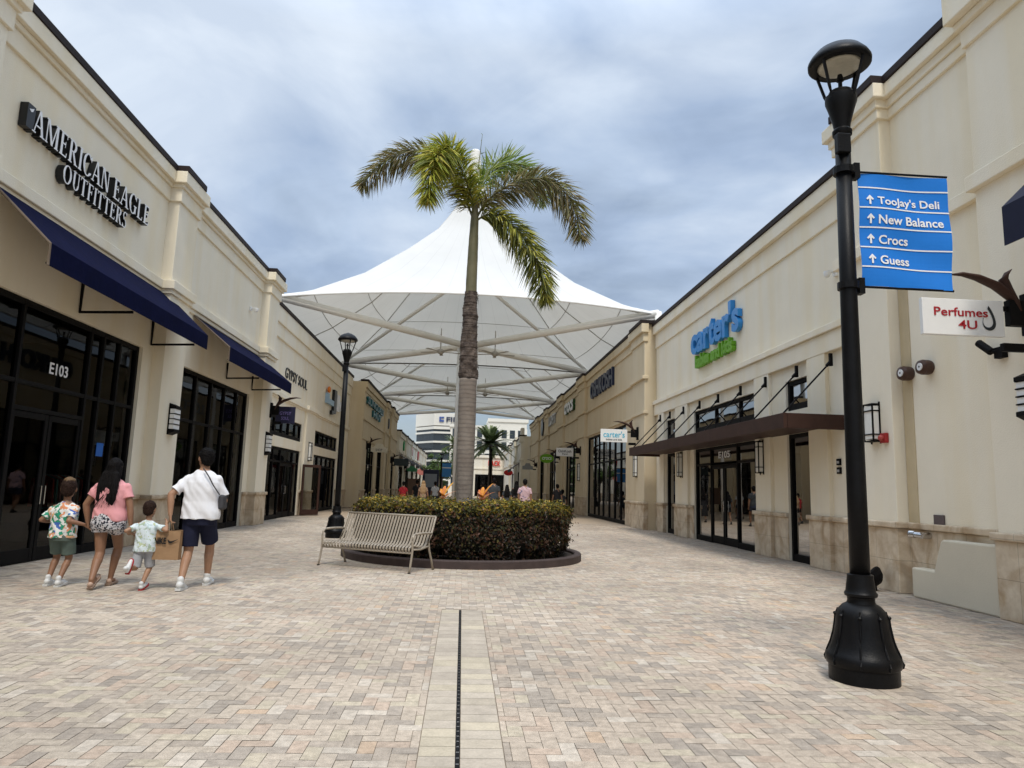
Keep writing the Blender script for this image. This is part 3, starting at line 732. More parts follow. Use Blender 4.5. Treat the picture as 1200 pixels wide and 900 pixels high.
# ------------------------------------------------------------------ blade signs
def horn(P, pts, r): 
    g = Geo(); g.tube([P(*p) for p in pts], r, 8, ry=.55); return g
def blade(s, X0, Y, d0, d1, z0, z1, label, texts, pm, shape='box', th=.06):
    """bracket on the wall, two curved horns and a hanging panel whose face looks down the street"""
    t = thing('blade_sign', (sx(s,X0,0), Y, (z0+z1)/2), label, 'hanging sign')
    def P(d, z, y=0): return (sx(s,X0,d), Y+y, z)
    zc = z1; g = Geo(); BX(g, s, X0, 0, .06, Y-.09, Y+.09, zc-.4, zc+.12); BX(g, s, X0, .06, .3, Y-.05, Y+.05, zc-.3, zc+.02); BX(g,s,X0,.1,.4,Y-.035,Y+.035,zc-.62,zc-.52)
    BX(g, s, X0, .3, d0+.02, Y-.02, Y+.02, zc-.12, zc-.06)
    obj('bracket', g, FRAME, t, bevel=.008)
    for pts, r in (([(.16,zc-.1),(.24,zc+.06),(.42,zc+.2),(.65,zc+.29),(.85,zc+.325),(1.02,zc+.31)], [.04,.075,.085,.07,.045,.008]),
                   ([(.12,zc-.2),(.2,zc),(.28,zc+.15),(.31,zc+.27),(.27,zc+.36),(.2,zc+.42)], [.04,.075,.085,.07,.045,.008])):
        obj('horn', horn(lambda d, z: P(d, z), pts, r), BRONZE, t, smooth=True)
    g = Geo(); xa, xb = sorted((sx(s,X0,d0), sx(s,X0,d1)))
    if shape == 'box': g.box(xa, xb, Y-th/2, Y+th/2, z0, z1)
    elif shape == 'oval':
        cx, cz = (xa+xb)/2, (z0+z1)/2
        g.prism([(cx+(xb-xa)/2*cos(2*pi*i/28), Y-th/2, cz+(z1-z0)/2*sin(2*pi*i/28)) for i in range(28)], (0,th,0))
    elif shape == 'arch':
        cx = (xa+xb)/2; q = [(xa,z0),(xb,z0),(xb,z0+(z1-z0)*.55),(cx+(xb-xa)*.3,z0+(z1-z0)*.6),(cx+(xb-xa)*.18,z1),(cx-(xb-xa)*.18,z1),(cx-(xb-xa)*.3,z0+(z1-z0)*.6),(xa,z0+(z1-z0)*.55)]
        g.prism([(a,Y-th/2,b) for a,b in q], (0,th,0))
    pn = obj('panel', g, pm, t, bevel=.006)
    for (s_, fx, fz, fw, fh, m) in texts:
        lettering(s_, m, pn, (xa+(xb-xa)*fx, Y-th/2-.001, z0+(z1-z0)*fz), (1,0,0), (xb-xa)*fw, (z1-z0)*fh, .006, .01)
    return t, pn, xa, xb
RED = flat('letter_red', (.36,.012,.02)); INK = flat('letter_ink', (.02,.025,.03)); CYAN = flat('letter_cyan', (.05,.42,.6)); GREENS = flat('sign_green', (.14,.36,.01)); NAVS = flat('sign_navy', (.012,.012,.04))
t, pn, xa, xb = blade(1, 6.85, 8.0, .37, 1.40, 3.43, 3.88, 'white Perfumes 4U panel hanging from dark curved horns at the right', [('Perfumes', .14,.52,.66,.24,RED), ('4U', .43,.18,.23,.24,RED)], WSIGN)
g = Geo(); N = 40; cx, cz = xa+.835, 3.605
def drop(k, ox, oz, r=.115): return [(cx+ox+k*r*.92*sin(2*pi*i/N)*sin(pi*i/N)**.8, 7.965, cz+oz+k*r*(.25+1.15*cos(2*pi*i/N)*(1 if cos(2*pi*i/N) < 0 else 1.35))) for i in range(N)]
A_, B_ = drop(1, 0, 0), drop(.74, -.014, .012)
for i in range(1, 31): g.quad(A_[i], A_[i+1], B_[i+1], B_[i])
obj('drop_emblem', g, INK, pn)
blade(1, 7.02, 28.3, .45, 1.54, 3.4, 3.92, 'white carter\'s panel hanging from curved horns past the brown canopy', [("carter's",.1,.36,.8,.48,CYAN),('babies and kids',.2,.13,.6,.14,INK)], WSIGN)
blade(1, 6.95, 42.0, .45, 1.47, 3.4, 3.9, 'white two line OshKosh B\'gosh panel hanging from curved horns', [('OshKosh',.12,.45,.76,.32,INK),("B'gosh",.35,.14,.34,.24,INK)], WSIGN)
blade(1, 6.95, 51.2, .45, 1.45, 3.3, 3.95, 'oval lime green crocs panel hanging from curved horns', [('crocs',.16,.36,.68,.3,SWH)], GREENS, 'oval')
blade(1, 6.95, 66.9, .4, 1.4, 3.2, 3.8, 'grey arched panel hanging from horns, last on the shaded row', [], flat('sign_grey', (.3,.31,.31)), 'arch')
blade(1, 6.4, 86, .4, 1.5, 2.9, 3.6, 'bright red rounded panel hanging at the far right', [], flat('sign_redpanel', (.65,.02,.02)), 'oval')
blade(-1, 6.73, 24.9, .2, .85, 3.42, 4.0, 'navy panel hanging from brown horns between awning and boutique', [('GYPSY',.2,.5,.6,.2,flat('letter_violet',(.2,.16,.4))),('SOUL',.3,.2,.4,.2,flat('letter_violet2',(.2,.16,.4)))], NAVS)
blade(-1, 6.25, 46.0, .3, 1.35, 3.45, 4.0, 'cream cut-out panel hanging below the teal letters', [('SHOP',.3,.12,.4,.3,INK)], flat('sign_cream', (.62,.57,.45)), 'arch')
blade(-1, 6.1, 60.1, .3, 1.5, 3.0, 3.6, 'dark slate panel hanging near the end of the shaded block', [], flat('sign_slate', (.03,.045,.05)))
blade(-1, 6.1, 74.0, .3, 1.4, 2.8, 3.4, 'green arched panel hanging among the far left awnings', [], flat('sign_green2', (.06,.25,.12)), 'arch')
blade(-1, 6.1, 90.0, .3, 1.6, 2.7, 3.5, 'pale red panel hanging farthest along the left row', [], flat('sign_rose', (.55,.2,.17)), 'oval')

# ------------------------------------------------------------------ wall lights and small fittings
def lantern(s, X0, Y, z0, z1, label, group=None, w=.2, dp=.13):
    t = thing('wall_lantern', (sx(s,X0,0), Y, z0), label, 'wall lamp', group)
    g = Geo(); BX(g,s,X0,.02,dp,Y-w/2,Y+w/2,z0+.03,z1-.03); obj('diffuser', g, DIFF, t, bevel=.01)
    g = Geo(); e = .012
    for a in (Y-w/2, Y+w/2):
        BX(g,s,X0,.0,.02,a-e,a+e,z0-.04,z1+.04); BX(g,s,X0,dp-.01,dp+.012,a-e,a+e,z0,z1)
    for z in (z0, z0+(z1-z0)*.18, z0+(z1-z0)*.82, z1): BX(g,s,X0,.001,dp+.014,Y-w/2-e*.9,Y+w/2+e*.9,z-e*.8,z+e*.8)
    obj('frame', g, FRAME, t); return t
lantern(1, 6.9, 11.45, 2.4, 3.02, 'tall white box lantern beside the red fire alarm', w=.26)
GL = 'box lanterns along the clothes shop'
lantern(1, 7.41, 17.25, 2.0, 2.78, 'slim box lantern on the pier right of the double doors', GL)
lantern(1, 7.41, 23.8, 2.0, 2.8, 'slim box lantern on the pier left of the double doors', GL)
lantern(1, 7.02, 28.5, 2.05, 2.9, 'white box lantern below the hanging carter\'s panel', GL)
lantern(1, 6.95, 42.3, 2.0, 3.0, 'white box lantern below the hanging OshKosh panel', GL)
lantern(-1, 7.02, 32.8, 2.4, 3.2, 'slim box lantern beside the open boutique door', w=.24)
def louvre(s, X0, Y, z0, z1, label, w=.3):
    t = thing('louvre_lamp', (sx(s,X0,0), Y, z0), label, 'wall lamp', 'louvred wall lamps with white slats')
    g = Geo(); BX(g,s,X0,0,.03,Y-w/2,Y+w/2,z0+.05,z1-.05)
    for a, b, c in ((z1-.12, z1, .04), (z0, z0+.12, .1)):
        hi = a > (z0+z1)/2
        p = [(sx(s,X0,.0),Y-w/2,a),(sx(s,X0,.16),Y-w/2,a if hi else a+.07),(sx(s,X0,.16),Y-w/2,b-.07 if hi else b),(sx(s,X0,.0),Y-w/2,b)]
        g.prism(p, (0,w,0))
    n = 4; h = (z1-z0-.24)/n
    for i in range(n+1): BX(g,s,X0,.03,.15,Y-w/2-.004,Y+w/2+.004,z0+.12+i*h-.008,z0+.12+i*h+.008)
    obj('bracket', g, FRAME, t)
    for i in range(n):
        q = Geo(); BX(q,s,X0,.032,.135,Y-w/2,Y+w/2,z0+.13+i*h,z0+.11+(i+1)*h); obj('slat', q, WHITE, t, bevel=.005)
    return t
louvre(-1, 6.75, 16.75, 2.42, 3.14, 'black louvred lamp with white slats on the pilaster behind the white shirt man', .34)
louvre(-1, 6.73, 24.7, 2.3, 3.1, 'black louvred lamp with white slats below the hanging navy panel', .34)
louvre(1, 6.85, 8.0, 2.42, 3.04, 'black louvred lamp with white slats at the right edge', .3)
t = thing('fire_alarm', (6.9, 11.2, 2.4), 'small red fire alarm strobe on the cream wall beside the lantern', 'alarm')
g = Geo(); g.box(6.83,6.9,11.1,11.24,2.36,2.52); obj('body', g, flat('alarm_red', (.33,.02,.02)), t, bevel=.01)
g = Geo(); g.lathe([(.045,0),(.05,.03),(.03,.06)], n=12); g.xf(Matrix.Translation((6.83,11.17,2.44)) @ Matrix.Rotation(-pi/2,4,'Y')); obj('strobe', g, flat('strobe_red', (.4,.06,.05)), t)
def bell(Y, z, label):
    t = thing('wall_bell', (7.1, Y, z), label, 'alarm bell', 'pair of brown bells')
    M = Matrix.Translation((7.1,Y,z)) @ Matrix.Rotation(-pi/2,4,'Y') 
    g = Geo(); g.lathe([(.105,0),(.115,.04),(.118,.13),(.1,.18),(.06,.195)], n=24).xf(M); obj('shell', g, flat('bell_brown', (.06,.028,.02), .4), t, smooth=False, bevel=.008)
    M2 = Matrix.Translation((7.1-.172,Y-.03,z)) @ Matrix.Rotation(-pi/2,4,'Y')
    g = Geo(); g.lathe([(.058,0),(.058,.03)], n=20).xf(M2); f = obj('face', g, flat('bell_white', (.7,.7,.7)), t)
    g = Geo(); g.lathe([(.015,0),(.015,.034)], n=10).xf(M2); obj('stud', g, FRAME, f)
bell(10.75, 3.45, 'left one of two round brown wall bells with white faces'); bell(10.27, 3.47, 'right one of two round brown wall bells with white faces')
t = thing('security_camera', (6.85, 8.5, 3.4), 'black bullet camera on the cream wall under the perfume panel', 'camera')
g = Geo(); g.tube([(6.72,8.74,3.53),(6.76,8.56,3.37)], .05, 12); obj('body', g, FRAME, t, bevel=.01)
g = Geo(); g.box(6.77,6.849,8.4,8.54,3.28,3.42); g.tube([(6.82,8.47,3.34),(6.75,8.56,3.38)], .025, 8); obj('mount', g, FRAME, t)
def dome(s, X0, Y, z, label):
    t = thing('security_camera', (sx(s,X0,0), Y, z), label, 'camera')
    g = Geo(); BX(g,s,X0,0,.05,Y-.06,Y+.06,z-.05,z+.08); BX(g,s,X0,.05,.2,Y-.03,Y+.03,z+.02,z+.06); obj('mount', g, WHITE, t)
    g = Geo(); g.lathe([(.02,-.09),(.055,-.06),(.07,0),(.07,.04)], (sx(s,X0,.2),Y,z), 14); obj('housing', g, WHITE, t)
dome(1, 7.5, 13.6, 6.0, 'small white dome camera high on the wall behind the lamp post')
dome(-1, 7.0, 22.6, 6.85, 'small pale camera high on the cream wall above the second awning')
t = thing('wall_plaque', (7.1, 10.3, 1.15), 'small brown plaque just above the stone ledge', 'plaque'); g = Geo(); g.box(7.075,7.099,10.13,10.36,1.09,1.24); obj('plate', g, flat('plaque', (.11,.085,.085), .4), t, bevel=.004)
t = thing('power_outlet', (7.5, 13.75, 2.0), 'two small black boxes stacked on the cream wall left of the lamp post', 'wall box')
for z in (1.92, 2.09):
    g = Geo(); g.box(7.465,7.499,13.68,13.82,z,z+.13); b_ = obj('box', g, FRAME, t, bevel=.004); g = Geo(); g.box(7.455,7.464,13.71,13.79,z+.035,z+.085); obj('cover', g, flat('grey_cover', (.4,.4,.4)), b_)
t = thing('hose_inlet', (7.07, 10.5, .93), 'chrome twin hose inlet poking out below the stone ledge', 'hose inlet')
g = Geo(); g.tube([(7.07,10.45,.92),(6.93,10.45,.92)], .05, 14); g.tube([(6.98,10.45,.92),(6.9,10.62,.93)], .045, 14); g.tube([(6.92,10.58,.93),(6.89,10.66,.93)], .055, 14); obj('pipe', g, STEEL, t, smooth=False)
# stepped masonry plinth
t = thing('masonry_plinth', (6.9, 9.7, 0), 'stepped cream plastered plinth against the stone wall base', 'plinth')
p = [(8.815,0),(10.62,0),(10.62,.44),(10.1,.44),(9.93,.86),(9.88,.9),(8.815,.9)]
g = Geo(); g.prism([(6.86,a,b) for a,b in p], (.205,0,0)); obj('block', g, mat('plinth_plaster', (.60,.54,.42), .85, var=.05, vscale=1.2, bump=.15, bscale=60), t, bevel=.025)
# low ground light at the wall
t = thing('ground_floodlight', (6.6, 11.3, .1), 'round dark bronze floodlight standing on the paving behind the lamp post', 'floodlight')
M = Matrix.Translation((6.62,11.2,.2)) @ Matrix.Rotation(radians(-62),4,'X') @ Matrix.Rotation(radians(-30),4,'Y')
g = Geo(); g.lathe([(.05,-.1),(.12,-.06),(.165,0),(.18,.02),(.18,.05)], n=24).xf(M); obj('housing', g, FRAME, t)
g = Geo(); g.lathe([(.155,.051),(.155,.056)], n=24).xf(M); obj('lens', g, mat('lens_brown', (.06,.045,.035), .2), t)
g = Geo(); g.tube([(6.62,11.2,.0),(6.62,11.23,.14)], .03, 8); obj('foot', g, FRAME, t)
# door number lettering and stickers
t = thing('door_number', (-7.1, 12.9, 3.3), 'white E103 numerals on the dark glass over the left door', 'door number')
obj('lettering', letters('E103', (-7.09,12.41,3.14), (0,1,0), .56, .2, .006, .015), SWH, t)
t = thing('door_number', (7.55, 19.5, 2.6), 'white E105 numerals on the glass over the clothes shop doors', 'door number')
obj('lettering', letters('E105', (7.585,20.75,2.5), (0,-1,0), .9, .2, .006, .015), SWH, t)
for y, z, lab in ((14.42,1.95,'square blue sticker on the glass right of the E103 door'),(11.25,1.75,'square blue sticker on the glass at the left edge')):
    t = thing('glass_sticker', (-7.1, y, z), lab, 'sticker'); g = Geo(); g.box(-7.112,-7.108,y-.13,y+.13,z-.13,z+.13); obj('sheet', g, flat('sticker_blue', (.01,.11,.42)), t)
t = thing('glass_poster', (7.6, 15.3, 1.7), 'blue picture poster inside the narrow shop window', 'poster')
g = Geo(); g.box(7.68,7.69,15.1,15.6,1.3,1.75); ps = obj('sheet', g, flat('poster_blue', (.12,.22,.4)), t)
g = Geo(); g.box(7.672,7.679,15.25,15.32,1.32,1.6); g.box(7.672,7.679,15.38,15.44,1.32,1.66); obj('figures', g, flat('poster_dark', (.03,.03,.05)), ps)

# things standing in the clothes shop and boutique windows
def rack(s, X, Y, lab, cols, grp=None):
    t = thing('clothes_rack', (X, Y, 0), lab, 'clothes rack', grp)
    g = Geo(); g.tube([(X,Y-.7,.02),(X,Y-.7,1.45),(X,Y+.7,1.45),(X,Y+.7,.02)], .02, 6); obj('rail', g, STEEL, t)
    for i in range(10):
        y = Y-.6+i*.13; z = R.uniform(.75,.95); g = Geo(); g.prism([(X-.22,y,z),(X+.22,y,z),(X+.2,y,1.35),(X,y,1.44),(X-.2,y,1.35)], (0,.06,0))
        obj('garment', g, cols[i % len(cols)], t)
CL = [flat('cloth_red', (.35,.05,.04),.8), flat('cloth_grey', (.4,.4,.4),.8), flat('cloth_teal', (.1,.25,.25),.8), flat('cloth_pink', (.5,.25,.25),.8)]
rack(1, 8.4, 21.6, 'rack of red and grey clothes inside the clothes shop', CL[:2]); rack(1, 8.6, 19.2, 'rack of teal and pink clothes inside the clothes shop doors', CL[2:])
rack(-1, -8.0, 28.2, 'rack of mixed clothes inside the boutique window', CL)
for x_, y_, lab in ((-8.1,11.0,'rack of clothes just inside the glass left of the E103 doors'),(-8.1,15.0,'rack of clothes inside the glass right of the E103 doors'),(-8.2,19.6,'rack of clothes in the window behind the man in white'),(-8.1,22.3,'rack of clothes at the far end of the second left window'),(8.2,33.0,'rack of clothes in the OshKosh shop window, nearer one'),(8.3,37.5,'rack of clothes in the OshKosh shop window, farther one'),(-8.1,37.5,'rack of clothes in the second boutique window')):
    R.shuffle(CL); rack(1, x_, y_, lab, list(CL))
t = thing('shop_notice', (-7.2, 14.9, 2.2), 'pale notice sheet inside the glass beside the E103 doors', 'notice')
g = Geo(); g.box(-7.3,-7.29,14.55,15.25,2.05,2.35); obj('sheet', g, flat('notice_grey', (.4,.4,.4)), t)
# boutique open door
t = thing('open_glass_door', (-7.1, 31.6, 0), 'brown framed glass door of the boutique standing open', 'door')
g = Geo(); a, b = Vector((-7.0,31.75,0)), Vector((-6.35,32.35,0)); n_ = (b-a).normalized()
def dbox(g, u0, u1, z0, z1, th=.03):
    q = Vector((-n_.y, n_.x, 0))*th; A = a+n_*u0; B = a+n_*u1
    g.prism([tuple(A-q+Vector((0,0,z0))), tuple(B-q+Vector((0,0,z0))), tuple(B+q+Vector((0,0,z0))), tuple(A+q+Vector((0,0,z0)))], (0,0,z1-z0))
Ld = (b-a).length
dbox(g,0,.09,.02,2.2); dbox(g,Ld-.09,Ld,.02,2.2); dbox(g,.09,Ld-.09,.02,.25,.028); dbox(g,.09,Ld-.09,2.08,2.2,.028); fr = obj('frame', g, BRONZE, t)
A = a+n_*.09; B = a+n_*(Ld-.09); q = Geo(); q.quad((A.x,A.y,.25),(B.x,B.y,.25),(B.x,B.y,2.08),(A.x,A.y,2.08)); obj('pane', q, GLASS, fr)
# ------------------------------------------------------------------ street lamps
def lamp(loc, label, k=1.0):
    t = thing('street_lamp', loc, label, 'street lamp'); x, y = loc[0], loc[1]; c = (x, y, 0)
    g = Geo(); g.lathe([(.30,0),(.30,.115),(.315,.125),(.325,.16),(.318,.2),(.302,.215),(.27,.28),(.244,.36),(.228,.44),(.221,.5),(.205,.545),(.165,.585),(.125,.605),(.118,.625),(.12,.65),(.14,.66),(.145,.68),(.13,.7),(.125,.74),(.115,.8),(.115,.83),(.1,.835)], c, 32); g.v = [(x+(q[0]-x)*.88, y+(q[1]-y)*.88, q[2]) for q in g.v]
    b = obj('base', g, BLACK, t, smooth='auto')
    for i in range(8):
        a = 2*pi*i/8+.2; q = Geo(); ca, sa = cos(a), sin(a)
        q.tube([(x+ca*r*.88, y+sa*r*.88, z) for r, z in ((.318,.13),(.328,.16),(.305,.215),(.274,.28),(.248,.36),(.232,.44),(.225,.5),(.2,.55))], .009, 6); obj('rib', q, BLACK, b)
        q = Geo(); q.ell((x+ca*.2,y+sa*.2,.505), .016,.016,.016, 8, 5); obj('bolt', q, BLACK, b)
    g = Geo(); g.lathe([(.079,.8),(.076,1.5),(.070,3.2),(.064,4.68)], c, 24); obj('pole', g, BLACK, t, smooth=True)
    g = Geo(); g.lathe([(.066,4.66),(.082,4.68),(.084,4.72),(.068,4.74),(.078,4.8),(.112,4.93),(.135,5.0),(.135,5.05),(.11,5.07),(.1,5.1)], c, 20); obj('collar', g, BLACK, t, smooth='auto')
    g = Geo(); g.box(x-.09,x+.03,y-.09,y-.02,4.48,4.66); obj('sensor_box', g, BLACK, t, bevel=.008)
    for i in range(4):
        a = pi/4*.6 + i*pi/2; q = Geo(); q.tube([(x+cos(a)*.125,y+sin(a)*.125,5.02),(x+cos(a)*.16,y+sin(a)*.16,5.12),(x+cos(a)*.235,y+sin(a)*.235,5.36)], .014, 6); obj('arm', q, BLACK, t)
    q = Geo(); q.lathe([(.018,5.08),(.018,5.2),(.035,5.21),(.02,5.27)], c, 10); obj('lamp_holder', q, BLACK, t)
    g = Geo(); g.lathe([(.19,5.355),(.25,5.345),(.268,5.36),(.27,5.39),(.25,5.43),(.2,5.49),(.13,5.535),(.06,5.56),(.03,5.575),(.01,5.58)], c, 32); h = obj('hood', g, BLACK, t, smooth=True)
    g = Geo(); g.lathe([(.188,5.352),(.17,5.338),(.1,5.33),(.01,5.329)], c, 24); obj('lens', g, mat('lens', (.42,.40,.33), .3, var=.1, vscale=20), h, smooth=True)
    return t
L1 = lamp((3.29, 5.78, 0), 'black street lamp with a bell shaped base and a blue banner at the right')
for z in (4.34, 3.28):
    g = Geo(); g.lathe([(.09,-.03),(.09,.03)], (3.29,5.78,z), 16); g.tube([(3.36,5.78,z),(4.25,5.78,z)], .011, 6); g.box(3.37,3.42,5.74,5.82,z-.07,z+.07); obj('banner_arm', g, BLACK, L1)
L2 = lamp((-3.33, 19.55, 0), 'black street lamp standing behind the metal bench on the left')
# banner
t = thing('banner', (3.83, 5.78, 3.3), 'blue directory banner with four white arrow lines on the right lamp post', 'banner')
bx0, bx1, bz0, bz1 = 3.415, 4.235, 3.29, 4.33
def wave(g, e=0):
    g.v = [(p[0] + .018*sin((p[2]-bz0)/(bz1-bz0)*pi)*((p[0]-bx0)/(bx1-bx0)) , p[1] - .012*sin((p[0]-bx0)*9) - .01*sin(p[2]*11+p[0]*4), p[2] - .012*((p[0]-bx0)/(bx1-bx0))) for p in g.v]; return g
g = Geo(); nx, nz = 24, 30
for i in range(nx):
    for j in range(nz):
        a, b = bx0+(bx1-bx0)*i/nx, bx0+(bx1-bx0)*(i+1)/nx; c, d = bz0+(bz1-bz0)*j/nz, bz0+(bz1-bz0)*(j+1)/nz
        g.quad((a,5.78,c),(b,5.78,c),(b,5.78,d),(a,5.78,d))
cl = obj('cloth', wave(g), BLUE, t, smooth=True)
H_ = bz1-bz0
for f in (.127,.31,.483,.657,.833):
    g = Geo(); z = bz1-f*H_
    for i in range(nx):
        a, b = bx0+(bx1-bx0)*i/nx, bx0+(bx1-bx0)*(i+1)/nx; g.quad((a,5.775,z-.006),(b,5.775,z-.006),(b,5.775,z+.006),(a,5.775,z+.006))
    obj('stripe', wave(g), SWH, cl)
for s_, f, x0, w_, h_ in (("TooJay's Deli",.262,.2,.70,.098),('New Balance',.43,.2,.72,.082),('Crocs',.605,.2,.325,.082),('Guess',.785,.2,.335,.082)):
    z = bz1-f*H_-.02
    lettering(s_, SWH, cl, (bx0+x0*(bx1-bx0), 5.776, z if 'J' not in s_ else z-.016), (1,0,0), w_*(bx1-bx0), h_, .003, .016, post=wave)
    ax = bx0+.115*(bx1-bx0); q = Geo(); y_ = 5.776
    q.prism([(ax-.008,y_,z),(ax+.008,y_,z),(ax+.008,y_,z+.06),(ax-.008,y_,z+.06)], (0,-.003,0)); q.prism([(ax-.033,y_-.0005,z+.05),(ax-.023,y_-.0005,z+.04),(ax,y_-.0005,z+.062),(ax+.023,y_-.0005,z+.04),(ax+.033,y_-.0005,z+.05),(ax,y_-.0005,z+.088)], (0,-.003,0))
    obj('arrow', wave(q), SWH, cl)

# ------------------------------------------------------------------ bench
t = thing('bench', (-1.62, 12.62, 0), 'grey beige metal bench of vertical slats in front of the hedge', 'bench', rz=radians(-29.2))
W2 = .95
prof = [(.70,.90),(.63,.74),(.56,.58),(.50,.46),(.45,.405),(.36,.39),(.22,.405),(.10,.43),(.03,.43),(-.02,.405),(-.03,.37),(-.01,.335)]
def strip(x):
    g = Geo(); w_, th = .019, .005
    A = []
    for k, (y, z) in enumerate(prof):
        y2, z2 = prof[min(k+1, len(prof)-1)]; y1_, z1_ = prof[max(k-1, 0)]
        n = Vector((0, -(z2-z1_), (y2-y1_))).normalized()*th
        A.append([(x-w_,y-n.y,z-n.z),(x+w_,y-n.y,z-n.z),(x+w_,y+n.y,z+n.z),(x-w_,y+n.y,z+n.z)])
    for a, b in zip(A, A[1:]):
        n = len(g.v); g.add(a+b, [(0,1,5,4),(1,2,6,5),(2,3,7,6),(3,0,4,7)])
    return g
s0 = obj('slat', strip(-W2+.05), BENCHM, t, local=True)
NS = 29
for i in range(1, NS):
    o = s0.copy(); COL.objects.link(o); o.parent = t; o.location.x = i*(2*W2-.1)/(NS-1)
g = Geo(); g.tube([(-W2,.705,.905),(W2,.705,.905)], .02, 8); obj('top_rail', g, BENCHM, t, smooth=True, local=True)
for y, z in ((.49,.42),(.0,.34)):
    g = Geo(); g.tube([(-W2,y,z-.02),(W2,y,z-.02)], .016, 8); obj('cross_bar', g, BENCHM, t, smooth=True, local=True)
for sd in (-1, 1):
    x = sd*W2
    g = Geo(); g.tube([(x,-.07,0),(x,-.04,.12),(x,-.005,.3),(x,0,.42),(x,-.01,.52),(x,.0,.58),(x,.03,.615),(x,.08,.63)], .019, 8); lf = obj('leg', g, BENCHM, t, smooth=True, local=True)
    g = Geo(); g.lathe([(.024,0),(.024,.015)], (x,-.07,0), 10); obj('foot', g, FRAME, lf, local=True)
    g = Geo(); g.tube([(x,.68,0),(x,.62,.15),(x,.53,.34),(x,.5,.45),(x,.57,.6),(x,.64,.75),(x,.705,.905)], .019, 8); lr = obj('leg', g, BENCHM, t, smooth=True, local=True)
    g = Geo(); g.lathe([(.024,0),(.024,.015)], (x,.68,0), 10); obj('foot', g, FRAME, lr, local=True)
    g = Geo(); g.tube([(x,.08,.63),(x,.3,.635),(x,.5,.63),(x,.575,.62)], .02, 8); obj('armrest', g, BENCHM, t, smooth=True, local=True)
    g = Geo(); g.tube([(x,.0,.38),(x,.25,.37),(x,.51,.41)], .017, 8); obj('side_bar', g, BENCHM, t, smooth=True, local=True)

# ------------------------------------------------------------------ planter, hedge, palm
PC = (.05, 15.35)
t = thing('planter', (*PC, 0), 'round planting bed with a low dark brown kerb around the palm', 'planter')
g = Geo(); n = 96
def ringpts(r, z): return [(PC[0]+r*cos(2*pi*i/n), PC[1]+r*sin(2*pi*i/n), z) for i in range(n)]
pr = [(2.50,-.005),(2.50,.13),(2.48,.15),(2.37,.15),(2.35,.13),(2.35,.0)]
vs = []; fs = []
for r, z in pr: vs += ringpts(r, z)
for k in range(len(pr)-1):
    for i in range(n): fs.append((k*n+i, k*n+(i+1)%n, (k+1)*n+(i+1)%n, (k+1)*n+i))
g.add(vs, fs); obj('kerb', g, KERB, t)
g = Geo(); g.poly(ringpts(2.36, .09)); obj('soil', g, SOIL, t)
LEAF = attr_mat('hedge_leaf', .55, trans=.25, spec=.35)
h = thing('hedge', (*PC, 0), 'clipped round hedge of dark olive leaves with lit yellow tops', 'hedge')
g = Geo(); vs = []; fs = []; n = 64
core = [(2.02,.3),(2.1,.5),(2.12,.8),(2.08,1.0),(1.95,1.04),(1.3,1.04),(1.2,.9),(1.2,.1)]
for r, z in core:
    for i in range(n):
        rr = r + .05*noise.noise((cos(2*pi*i/n)*4, sin(2*pi*i/n)*4, z*3)); vs.append((PC[0]+rr*cos(2*pi*i/n), PC[1]+rr*sin(2*pi*i/n), z))
for k in range(len(core)-1):
    for i in range(n): fs.append((k*n+i, k*n+(i+1)%n, (k+1)*n+(i+1)%n, (k+1)*n+i))
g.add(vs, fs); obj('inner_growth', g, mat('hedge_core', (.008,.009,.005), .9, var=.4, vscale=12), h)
g = Geo()
for i in range(420):
    a = R.uniform(0, 2*pi); r = R.uniform(1.5,2.12); p = Vector((PC[0]+r*cos(a), PC[1]+r*sin(a), .06)); q = p + Vector((R.uniform(-.15,.15), R.uniform(-.15,.15), R.uniform(.4,.8))); g.tube([p, (p+q)/2+Vector((R.uniform(-.05,.05),R.uniform(-.05,.05),0)), q], .008, 4, r1=.004)
obj('stems', g, mat('twig', (.05,.035,.025), .8, var=.3, vscale=10), h)
def leaf(g, cols, p, nrm, L, Wd, col):
    nrm = nrm.normalized(); a = nrm.cross(Vector((R.uniform(-1,1), R.uniform(-1,1), R.uniform(-1,1))))
    if a.length < .1: return
    a.normalize(); b = nrm.cross(a)
    c = nrm*L*.12
    g.add([p-a*L*.5, p-b*Wd*.5+c, p+a*L*.5, p+b*Wd*.5+c], [(0,1,2),(0,2,3)]); cols += [col, col*.86]
g = Geo(); cols = []
def lcol(top, u):  # top leaves golden and coloured as lit, side leaves darkened towards the base
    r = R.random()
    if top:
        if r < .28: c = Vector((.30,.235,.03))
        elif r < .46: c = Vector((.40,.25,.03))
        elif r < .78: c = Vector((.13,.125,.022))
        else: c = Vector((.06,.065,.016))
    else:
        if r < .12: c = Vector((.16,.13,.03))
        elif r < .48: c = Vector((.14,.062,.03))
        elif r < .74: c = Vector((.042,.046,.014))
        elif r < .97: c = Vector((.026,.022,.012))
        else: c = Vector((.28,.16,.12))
    return c*R.uniform(.75,1.25)*u
